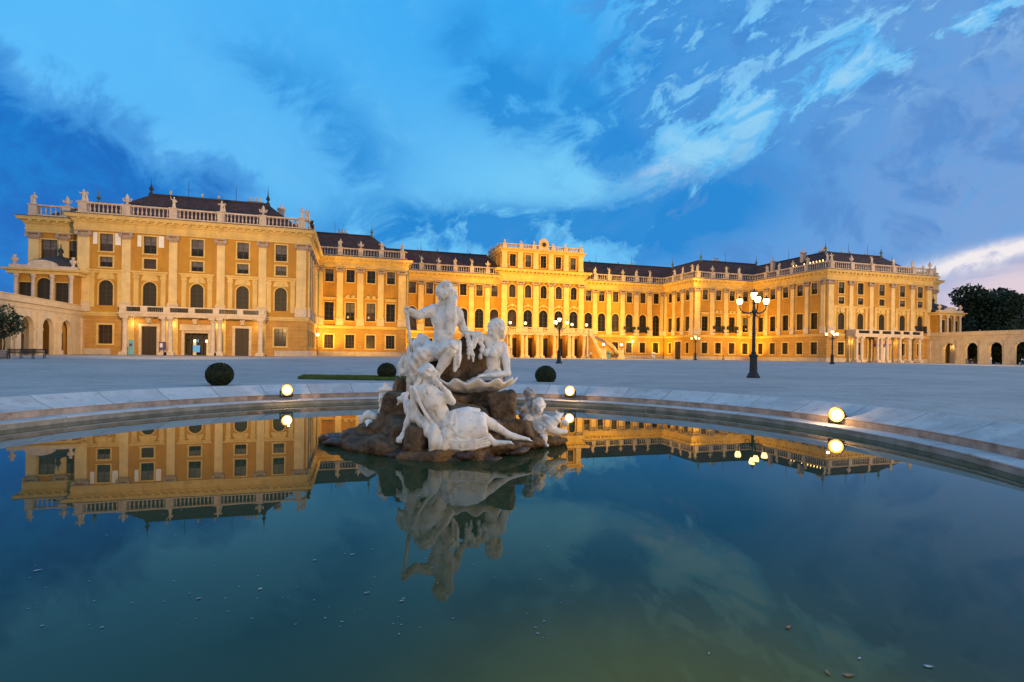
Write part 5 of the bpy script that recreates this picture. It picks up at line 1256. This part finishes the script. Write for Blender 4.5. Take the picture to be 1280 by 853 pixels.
for i, (p, lab) in enumerate(fl):
    d = (AIM - p).normalized()
    flood(tuple(p), tuple(AIM if i != 2 else p + (CAM - p) * .4 + (AIM - p) * .4), lab, 'floodlights round the basin', 1.0)
    light('flood_beam', 'SPOT', tuple(p + d * .16), FE[i], WARM, None, tuple(AIM), 40, .7, .08)
    light('flood_spill', 'POINT', tuple(p + d * .22 + UPV * .10), 14.0, (1, .56, .2), None, radius=.015)
# rows of small floodlights on the wing roofs
for i in range(9):
    y = .9 + i * .85 + (i > 6) * 1.4; x = 53.0
    flood((x, y, 22.1 + PZ + .22), (-10, 30, 6), '%s small lit floodlight on the right wing balustrade, counted back from its front corner' % (ORD + ['ninth'])[i], 'floodlights along the right wing balustrade', 1.9 if i < 5 else 1.5, 'roof_flood_glow')
for i in range(2): flood((-52.6, .8 + i * 1.6, 21.9 - i * .3 + PZ), (10, 34, 8), ('lit floodlight at the very corner of the left wing balustrade', 'lit floodlight just behind the left wing balustrade corner')[i], 'floodlights at the left wing corner', 2.2, 'roof_flood_glow')
YEL = (1.0, .50, .015)
light('roof_beam', 'SPOT', (-51.5, 2.5, 22.6), 290000, YEL, None, (16, 34, 9), 56, 1, 2.0)
light('roof_beam', 'SPOT', (51.5, 3.5, 22.6), 290000, YEL, None, (-14, 34, 9), 60, 1, 2.0)
light('roof_beam', 'SPOT', (51.5, 5.0, 22.6), 70000, YEL, None, (-44, 22, 9), 60, 1, 2.0)
light('roof_beam', 'SPOT', (-51.5, 4.0, 22.6), 60000, YEL, None, (48, 18, 8), 60, 1, 2.0)
# unseen spots added before the two wing fronts for their warm floodlighting
FRONT = (1.0, .585, .21)
light('front_beam', 'SPOT', (-60, -46, 9), 82000, FRONT, None, (-69, 0, 11), 70, 1, .6)
light('front_beam', 'SPOT', (60, -46, 9), 95000, FRONT, None, (68, 0, 11), 75, 1, .6)
# ground lights washing up the inner corners of the court
for (x, y, tx, ty, e) in ((-49.6, 18.6, -53.1, 22.6, 3800), (31.6, 31.6, 35.4, 35.6, 4800), (49.4, 18.4, 53.2, 22.5, 4200), (-32, 32.5, -35.3, 35.5, 5000)):
    light('corner_wash', 'SPOT', (x, y, .9), e, YEL, None, (tx, ty, 10.5), 120, 1, .3)
for (x, y, tx, ty, e) in ((-44.5, 8.5, -44, 22.4, 16000), (44.5, 8.5, 44, 22.4, 14000), (-22, 22, -23, 35.5, 9000), (22, 22, 23, 35.5, 12000), (38, 10, 53, 11, 8000)):
    light('court_fill', 'SPOT', (x, y, .75), e, YEL, None, (tx, ty, 11.5), 105, 1, .4)  # added unseen spots that even out the light on the court fronts
# lamps under the balconies and in the portico
for c, xx in ((7.1, -1), (12.55, -1), (19.0, -1), (23.7, -1), (6.5, 1), (15.0, 1), (20.5, 1)):
    light('balcony_lamp_light', 'POINT', (xx * (G + c), -.75, 4.6 + PZ), 55, (1, .7, .28), None, radius=.12)
for x in (-8, -4, 0, 4, 8): light('portico_light', 'POINT', (x, 33.0, 4.9 + PZ), 160, (1, .62, .22), None, radius=.2)
light('corner_light', 'POINT', (-51.9, 20.6, 4.7), 220, (1, .66, .18), None, radius=.25); light('corner_light', 'POINT', (25.5, 34.3, 5.0), 250, (1, .66, .2), None, radius=.2)

# paved margin along the palace walls
mat('paving', (0.40, 0.31, 0.29), 0.8, 0.12, 1.5, grooves=(1.2, 1.2, 0.03, (0.7, 0.7, 0.7, 1)))
for sg in (-1, 1):
    mb = MB(sg > 0)
    for x0, x1, y0, y1 in ((-83, -G, -5.5, .2), (-G, -G + S2, D1 - 4, D1 + .2), (-G + S2, 0, YF - 4, D2 + .2)): mb.add([(x0, y0, .512), (x1, y0, .512), (x1, y1, .512), (x0, y1, .512)], [(0, 1, 2, 3)])
    o = mb.build('pavement', 'paving', fix=False); tag(o, kind='structure')
# ================================================================== arcades
for sg in (-1, 1):
    mir = sg > 0
    ar = empty('arcade', (0, 0, PZ)); F = Fac((-83.5, .0), (0, -1), (1, 0), mir); B = Fac((-88.2, .0), (0, -1), (1, 0), mir)
    tag(ar, 'pale arched arcade running off the %s wing%s' % (('left', ', dark doorways in its back wall') if sg < 0 else ('right', ' with dark trees seen through it')), 'arcade')
    cs = [4.45 + 4.55 * k for k in range(9)]; LN = 46; zb = -.7
    ops = [(c, zb, 4.66, 2.6, True) for c in cs]
    wall(F, 0, LN, zb, 5.6, ops, 'arcade_wall', 'arcade_stone', .5 if sg < 0 else .95, ar)
    if sg < 0: bo = [(c + .7, zb, 2.7, 1.05, False) for c in cs]
    if sg < 0: wall(B, 0, LN, zb, 5.6, bo, 'back_wall', 'arcade_stone', .5, ar)
    for c in [0.0] + [c + 2.275 for c in cs]:
        mb = MB(mir)
        F.box(mb, c - .55 if c else 0, c + .55, zb, 5.2, 0, .22); F.box(mb, c - .68 if c else 0, c + .68, zb, .55, 0, .36); F.box(mb, c - .66 if c else 0, c + .66, 4.85, 5.2, 0, .32)
        F.box(mb, c - .98 if c else 0, c + .98, 3.05, 3.32, -.02, .08)
        mb.build('pier', 'arcade_stone', ar)

    mb = F.mb(); F.box(mb, 0, LN, 5.602, 5.75, -.95, .12); F.box(mb, 0, LN, 5.75, 6.2, -.95, .05); F.box(mb, 0, LN, 6.2, 6.42, -.95, .35); F.box(mb, 0, LN, 6.42, 6.95, -.95, .02); F.box(mb, 0, LN, 6.95, 7.05, -.98, .12); mb.build('arcade_cornice', 'arcade_stone', ar)
    mb = F.mb(); F.box(mb, 0, LN, 5.0, 5.15, -4.7, -.95); mb.build('arcade_ceiling', 'arcade_stone', ar)
    mb = F.mb(); F.box(mb, 0, LN, 5.2, 6.8, -4.9, -4.7); F.box(mb, 0, LN, 6.6, 6.75, -4.7, -.95); mb.build('roof', 'lead', ar)
    if sg < 0:
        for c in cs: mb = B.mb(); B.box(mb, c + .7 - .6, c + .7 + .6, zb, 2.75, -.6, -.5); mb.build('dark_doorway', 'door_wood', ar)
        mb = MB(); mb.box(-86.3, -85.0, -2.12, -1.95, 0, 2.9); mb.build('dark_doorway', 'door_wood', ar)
        for c in cs[:7]: light('arcade_light', 'POINT', (-86, -c, 4.2), 14, (1, .72, .30), None, radius=.15)
    else:
        for c in cs[:6]: light('arcade_light', 'POINT', (85.2, -c + .6, 4.2), 40, (1, .66, .22), None, radius=.15)
        mb = F.mb(); F.box(mb, cs[0] - 1.3, cs[0] + 1.3, zb, 5.0, -2.4, -2.3); mb.build('niche_wall', 'arcade_stone', ar)
        mb = F.mb()
        for k in range(14): F.box(mb, cs[1] - 1.25 + k * .19, cs[1] - 1.2 + k * .19, 0, .95, -.5, -.45)
        F.box(mb, cs[1] - 1.3, cs[1] + 1.3, .9, 1.0, -.52, -.43); mb.build('low_railing', 'bronze', ar)
# lanterns for the arcade face (sky-lit otherwise)

# ================================================================== foliage
def leaf_mesh(pts, size, up=.3, seed=1):
    rg = np.random.RandomState(seed); n = len(pts); a = rg.normal(size=(n, 3)); a /= np.linalg.norm(a, axis=1)[:, None]
    b = np.cross(a, rg.normal(size=(n, 3))); b /= np.linalg.norm(b, axis=1)[:, None]
    s = size * rg.uniform(.6, 1.3, (n, 1)); V = np.stack([pts - a * s, pts + b * s * .55, pts + a * s, pts - b * s * .55], 1).reshape(-1, 3)
    return V, np.arange(4 * n).reshape(n, 4)
def mesh_np(name, V, Q, m, parent=None):
    me = bpy.data.meshes.new(name); me.from_pydata(V.tolist(), [], Q.tolist()); me.materials.append(MATS[m]); o = bpy.data.objects.new(name, me); COL.objects.link(o)
    if parent: o.parent = parent
    return o
def crown_pts(blobs, n, seed):
    rg = np.random.RandomState(seed); w = np.array([r[0] * r[2] for c, r in blobs]); w /= w.sum(); out = []
    for (c, r), k in zip(blobs, (w * n).astype(int)):
        v = rg.normal(size=(k, 3)); v /= np.linalg.norm(v, axis=1)[:, None]; rad = rg.uniform(.55, 1.05, (k, 1)) ** .6
        rad *= 1 + .16 * np.sin(v[:, :1] * 7 + c[0]) * np.sin(v[:, 2:] * 8 + c[1])
        out.append(np.array(c) + v * rad * np.array(r))
    return np.concatenate(out)
def tree(loc, h, cr, label, seed, n, leaf, m='dark_foliage', group=None, trunk=.45, low=.28):
    rg = np.random.RandomState(seed); T = empty('tree', loc); tag(T, label, 'tree', group)
    mb = MB(); mb.tube([(0, 0, -.3), (.1, 0, h * .2), (-.1, .1, h * .45), (0, 0, h * .7)], [trunk, trunk * .8, trunk * .55, trunk * .2], 10)
    bl = []
    for k in range(15):
        a = rg.uniform(0, 6.28); z = h * (low + (1 - low) * rg.uniform(.12, .86)); t = (z / h - low) / (1 - low); rr_ = cr * (.72 * math.sin(math.pi * min(1, .22 + .72 * t)) ** .8) * rg.uniform(.35, 1.0)
        c = (rr_ * math.cos(a), rr_ * math.sin(a), z); s_ = cr * rg.uniform(.28, .44); bl.append((c, (s_, s_, s_ * .8)))
        mb.tube([(0, 0, h * .28), (c[0] * .5, c[1] * .5, (h * .3 + z) / 2), c], [trunk * .3, trunk * .2, trunk * .06], 6)
    bl.append(((0, 0, h * .55), (cr * .7, cr * .7, h * .3)))
    mb.build('trunk', 'bark', T, True)
    V, Q = leaf_mesh(crown_pts(bl, n, seed), leaf, seed=seed); mesh_np('crown', V, Q, m, T)
    return T
def gpt(px, yv):   # a point on the court at depth line y seen in column px
    d = RGT * ((px - 640) / FPX) + FWD; t = (yv - CAM.y) / d.y; return Vector((CAM.x + d.x * t, yv, gz(yv)))
c = camp(1237, 440, 150); tree((c.x, c.y, .4), 23.0, 10.5, 'great dark broad-crowned tree rising behind the right arcade', 3, 12500, .5, low=.12)
c = camp(1290, 440, 165); tree((c.x, c.y, .4), 22.5, 10.5, 'dark tree at the right edge partly hidden by the great tree', 5, 11000, .6, low=.12)
c = camp(1199, 440, 190); tree((c.x, c.y, .4), 13.5, 6.5, 'low tree far behind the arcade, between palace and great tree', 8, 5000, .5, low=.1)
for i, px in enumerate((1212, 1240, 1272)):
    c = camp(px, 440, 124 - i * 4); tree((c.x, c.y, .4), 7.0, 5.2, 'dark shrubby tree filling the %s open arch of the right arcade' % ('first', 'second', 'third')[i], 20 + i, 3500, .4, low=.02, trunk=.2)
# little tree in a tub at the far left
c = gpt(4, -32); tb = tree((c.x, c.y, c.z + .6), 4.2, 1.9, 'small loose-leaved tub tree before the left arcade', 31, 1300, .14, 'foliage', trunk=.07, low=.34)
p_ = MB(); p_.lathe((0, 0, -.62), [(.42, 0), (.5, .1), (.55, .65), (.6, .7), (.55, .78), (.48, .74)], 14); p_.build('tub', 'rim_face', tb)
# clipped box balls
def topiary(px, py, Z, r, lab, seed):
    w = camp(px, py, Z); o = empty('box_ball', (w.x, w.y, gz(w.y))); tag(o, lab, 'topiary', 'clipped box balls round the basin'); zc = w.z - gz(w.y)
    rg = np.random.RandomState(seed); bm = bmesh.new(); bmesh.ops.create_icosphere(bm, subdivisions=4, radius=r * .95)
    for v in bm.verts: v.co *= 1 + rg.uniform(-.012, .012); v.co.z = v.co.z * .93 + zc
    me = bpy.data.meshes.new('bush_core'); bm.to_mesh(me); bm.free(); me.materials.append(MATS['box_foliage']); b = bpy.data.objects.new('bush_core', me); COL.objects.link(b); b.parent = o
    v = rg.normal(size=(5200, 3)); v /= np.linalg.norm(v, axis=1)[:, None]; pts = v * r * rg.uniform(.93, 1.015, (5200, 1)) * np.array([1, 1, .93]) + np.array([0, 0, zc])
    V, Q = leaf_mesh(pts, .03, seed=seed); mesh_np('leaves', V, Q, 'box_foliage', o)
    mb = MB(); mb.tube([(0, 0, -.05), (0, 0, zc)], .06, 8); mb.build('stem', 'bark', o)
topiary(274.5, 468.5, 19.5, .465, 'largest clipped box ball, behind the coping left of the lit floodlight', 1)
topiary(483.5, 464.5, 25.5, .44, 'smaller clipped box ball beside the lawn strip, close to the statue', 2)
topiary(682, 469.5, 25.0, .49, 'clipped box ball right of the statue, before the portico lamp', 3)
# lawn strip
gp = [camp(372, 476, 24.2), camp(520, 476, 24.0), camp(520, 472.6, 26.6), camp(380, 472.4, 26.8)]
rg = np.random.RandomState(4); n = 9000; uv = rg.uniform(0, 1, (n, 2)); P4 = [np.array(p) for p in gp]
pts = ((1 - uv[:, :1]) * (1 - uv[:, 1:]) * P4[0] + uv[:, :1] * (1 - uv[:, 1:]) * P4[1] + uv[:, :1] * uv[:, 1:] * P4[2] + (1 - uv[:, :1]) * uv[:, 1:] * P4[3]); pts[:, 2] = .07
mat('grass_green', (0.10, 0.16, 0.03), 0.7, .3, 3)
V = np.stack([pts + np.array([-.03, 0, 0]), pts + np.array([.03, .02, 0]), pts + np.stack([rg.uniform(-.04, .04, n), rg.uniform(-.04, .04, n), rg.uniform(.06, .12, n)], 1)], 1).reshape(-1, 3)
Q = np.arange(3 * n).reshape(n, 3)
nb = len(V); V = np.concatenate([V, np.array([[p[0], p[1], .055] for p in P4])]); me = bpy.data.meshes.new('grass'); me.from_pydata(V.tolist(), [], Q.tolist() + [[nb, nb + 1, nb + 2, nb + 3]]); me.materials.append(MATS['grass_green'])
o = bpy.data.objects.new('grass', me); COL.objects.link(o); tag(o, kind='stuff')

# ================================================================== signs, bench, people
def pillar_sign(px, yv, w, h, m, lab, rz=0):
    c = gpt(px, yv); o = empty('sign_pillar', c, rz); tag(o, lab, 'sign', 'information pillars on the court')
    mb = MB(); mb.box(-w / 2, w / 2, -.12, .12, 0, h); mb.build('panel', m, o)
    mb = MB(); mb.box(-w / 2 * .7, w / 2 * .7, -.135, -.121, h * .58, h * .75); mb.build('text_block', 'sign_purple' if m != 'sign_purple' else 'sign_white', o)
    mb = MB(); mb.box(-w / 2 - .08, w / 2 + .08, -.2, .2, -.05, .06); mb.build('foot', 'dark_metal', o)
pillar_sign(164, -6.5, .62, 2.15, 'sign_teal', "teal information pillar left of the left wing's brown door", -TH)
pillar_sign(760.5, 25.5, .9, 1.9, 'sign_teal', 'blue-grey information pillar before the curved stairs', -TH)
pillar_sign(817, 29, .75, 1.8, 'sign_white', 'pale information pillar before the recessed ground floor windows', -TH)
c = gpt(203, -3.2); o = empty('notice_sign', c, -TH); tag(o, 'purple notice sign on a post between the left wing doors', 'sign')
mb = MB(); mb.box(-.5, .5, -.05, .05, .85, 1.95); mb.build('panel', 'sign_purple', o); mb = MB(); mb.box(-.36, .06, -.06, -.051, 1.15, 1.75); mb.build('text_block', 'sign_white', o)
mb = MB(); mb.tube([(.2, 0, -.05), (.2, 0, .9)], .05, 8); mb.build('post', 'dark_metal', o)
c = gpt(904, 20.5); o = empty('bollard', c); tag(o, 'short dark bollard at the wall of the right set-back block', 'bollard'); mb = MB(); mb.lathe((0, 0, -.05), [(.2, 0), (.2, .1), (.14, .2), (.12, 1.0), (.17, 1.05), (.15, 1.2), (.05, 1.3)], 10); mb.build('post', 'iron', o)
def bench(px, yv, rz, lab):
    c = gpt(px, yv); o = empty('park_bench', c, rz); tag(o, lab, 'bench', 'benches before the left arcade')
    mb = MB(); [mb.box(-1.0, 1.0, -.28 + k * .15, -.16 + k * .15, .42, .46) for k in range(4)]; mb.build('seat', 'bench_wood', o)
    mb = MB(); [mb.box(-1.0, 1.0, .30, .34, .52 + k * .14, .62 + k * .14) for k in range(3)]; mb.build('backrest', 'bench_wood', o)
    for x in (-.85, .85):
        mb = MB(); mb.box(x - .03, x + .03, -.27, -.21, -.05, .42); mb.box(x - .03, x + .03, .26, .33, -.05, .95); mb.box(x - .03, x + .03, -.27, .3, .36, .415); mb.build('leg', 'iron', o)
bench(26, -32.5, R(12), 'dark slatted bench beside the tub tree at the far left'); bench(41, -30.0, R(12), 'dark slatted bench nearer the arcade arches, right of the other bench')
def person(px, yv, h, top, low, lab, rz=0):
    c = gpt(px, yv); S = Sculpt(.03); s = h / 1.75
    S.chain([(-.09, 0, .0), (-.09, .02, .48), (-.08, 0, .90)], [.055, .065, .09], .03); S.chain([(.10, -.10, .0), (.10, -.06, .48), (.08, 0, .90)], [.055, .065, .09], .03); S.cap((-.09, 0, .03), (-.09, -.14, .03), .05, .04, .02); S.cap((.1, -.1, .03), (.1, -.24, .03), .05, .04, .02)
    S.ell((0, 0, .95), (.16, .12, .14), .04); S.cap((0, 0, .95), (0, 0, 1.3), .13, .16, .06); S.cap((-.14, 0, 1.38), (.14, 0, 1.38), .07, .07, .04); S.cap((0, 0, 1.4), (0, 0, 1.52), .055, .05, .03); S.ell((0, -.01, 1.63), (.085, .1, .12), .02)
    S.chain([(-.19, 0, 1.38), (-.25, .05, 1.12), (-.22, -.06, .88)], [.06, .05, .04], .02); S.chain([(.19, 0, 1.38), (.26, -.02, 1.12), (.24, -.12, .90)], [.06, .05, .04], .02)
    o = S.build('person', top); o.location = c; o.scale = (s,) * 3; o.rotation_euler = (0, 0, rz); tag(o, lab, 'person')
    me = o.data; me.materials.append(MATS[low]); me.materials.append(MATS['skin']); me.materials.append(MATS['bench_wood'])
    for p in me.polygons:
        z = p.center.z; p.material_index = 3 if z > 1.68 or (z > 1.56 and p.center.y > .03) else 2 if z > 1.47 or (abs(p.center.x) > .2 and z < .97 and z > .8) else 0 if z > .93 else 1
person(738.5, 24, 1.75, 'cloth_blue', 'bench_wood', 'person in a pale blue top standing at the foot of the portico stairs', -.3)
c = camp(1238.5, 446, 108)
person(1238.5, c.y, 1.75, 'cloth_pale', 'cloth_blue', 'person in a pale top standing in the second open arch of the right arcade', .4)

# ================================================================== things afloat
rg = np.random.RandomState(11)
def leaf(px, py, size, m, lab, rot):
    dx, dy = px - 640, py - 443; c, s = math.cos(RHO), math.sin(RHO); X = c * dx + s * dy; Y = -s * dx + c * dy
    Z = FPX * 1.3 / Y; w = CAM + RGT * (X * Z / FPX) + FWD * Z
    mb = MB(); n = 9; top = [(0, 0, .008)] + [((math.cos(t) * (1 + .25 * math.cos(3 * t + rot))) * size, math.sin(t) * size * .5 * (1 + .3 * math.sin(2 * t + rot)), .004 + .012 * size * 10 * abs(math.cos(t)) ** 3) for t in np.linspace(0, 6.283, n + 1)[:-1]]
    mb.add(top, [(0, 1 + k, 1 + (k + 1) % n) for k in range(n)]); o = mb.build('floating_leaf', m, fix=False); o.location = (w.x, w.y, 0.0); o.rotation_euler = (0, 0, rot); tag(o, lab, 'leaf', 'leaves adrift on the water')
leaf(985, 785, .020, 'leaf_orange', 'single orange leaf adrift above the other leaves on the dark water', .3)
leaf(1034, 842, .018, 'leaf_orange', 'small orange leaf at the bottom edge, left of a longer orange leaf', 1.0)
leaf(1060, 845, .022, 'leaf_orange', 'long orange leaf at the bottom edge, right of a small orange leaf', -.4)
leaf(1160, 834, .018, 'leaf_pale', 'pale leaf adrift alone near the bottom right corner', -.6)
leaf(1074, 824, .010, 'leaf_pale', 'tiny pale leaf just above the long orange leaf', .2)
leaf(886, 818, .008, 'leaf_pale', 'tiny pale petal left of the orange leaves near the bottom edge', .9)
leaf(458, 742, .016, 'foam', 'pale flake adrift below the reflection of the staff', .2)
leaf(502, 752, .014, 'foam', 'pale flake right of another below the reflected staff', .1)
leaf(46, 714, .018, 'foam', 'pale flake adrift at the far left of the water', .4)
leaf(248, 749, .013, 'foam', 'pale flake adrift alone at the lower left of the water', .0)
leaf(440, 694, .014, 'foam', 'pale flake adrift left of the reflected staff', .3)
leaf(393, 701, .012, 'foam', 'pale flake adrift under the reflected corner of the left wing', .1)
leaf(325, 737, .012, 'leaf_pale', 'greyish leaf adrift among flakes on the left half of the water', .5)
mb = MB()
for k in range(150):
    px, py = (rg.uniform(0, 720), rg.uniform(600, 800)) if k < 150 else (rg.uniform(820, 1280), rg.uniform(770, 853))
    dx, dy = px - 640, py - 443; Z = FPX * 1.3 / dy; w = CAM + RGT * (dx * Z / FPX) + FWD * Z; s = rg.uniform(.0015, .006) * (1 if rg.rand() < .85 else 1.7); a = rg.uniform(0, 6)
    mb.add([(w.x + s * math.cos(a + t) * (1.5 if i % 2 else 1), w.y + s * math.sin(a + t), .003) for i, t in enumerate((0, 1.2, 2.5, 3.8, 5.0))], [(0, 1, 2, 3, 4)])
o = mb.build('flecks', 'foam', fix=False); tag(o, kind='stuff'); o['label'] = 'pale flecks of scum scattered on the water'
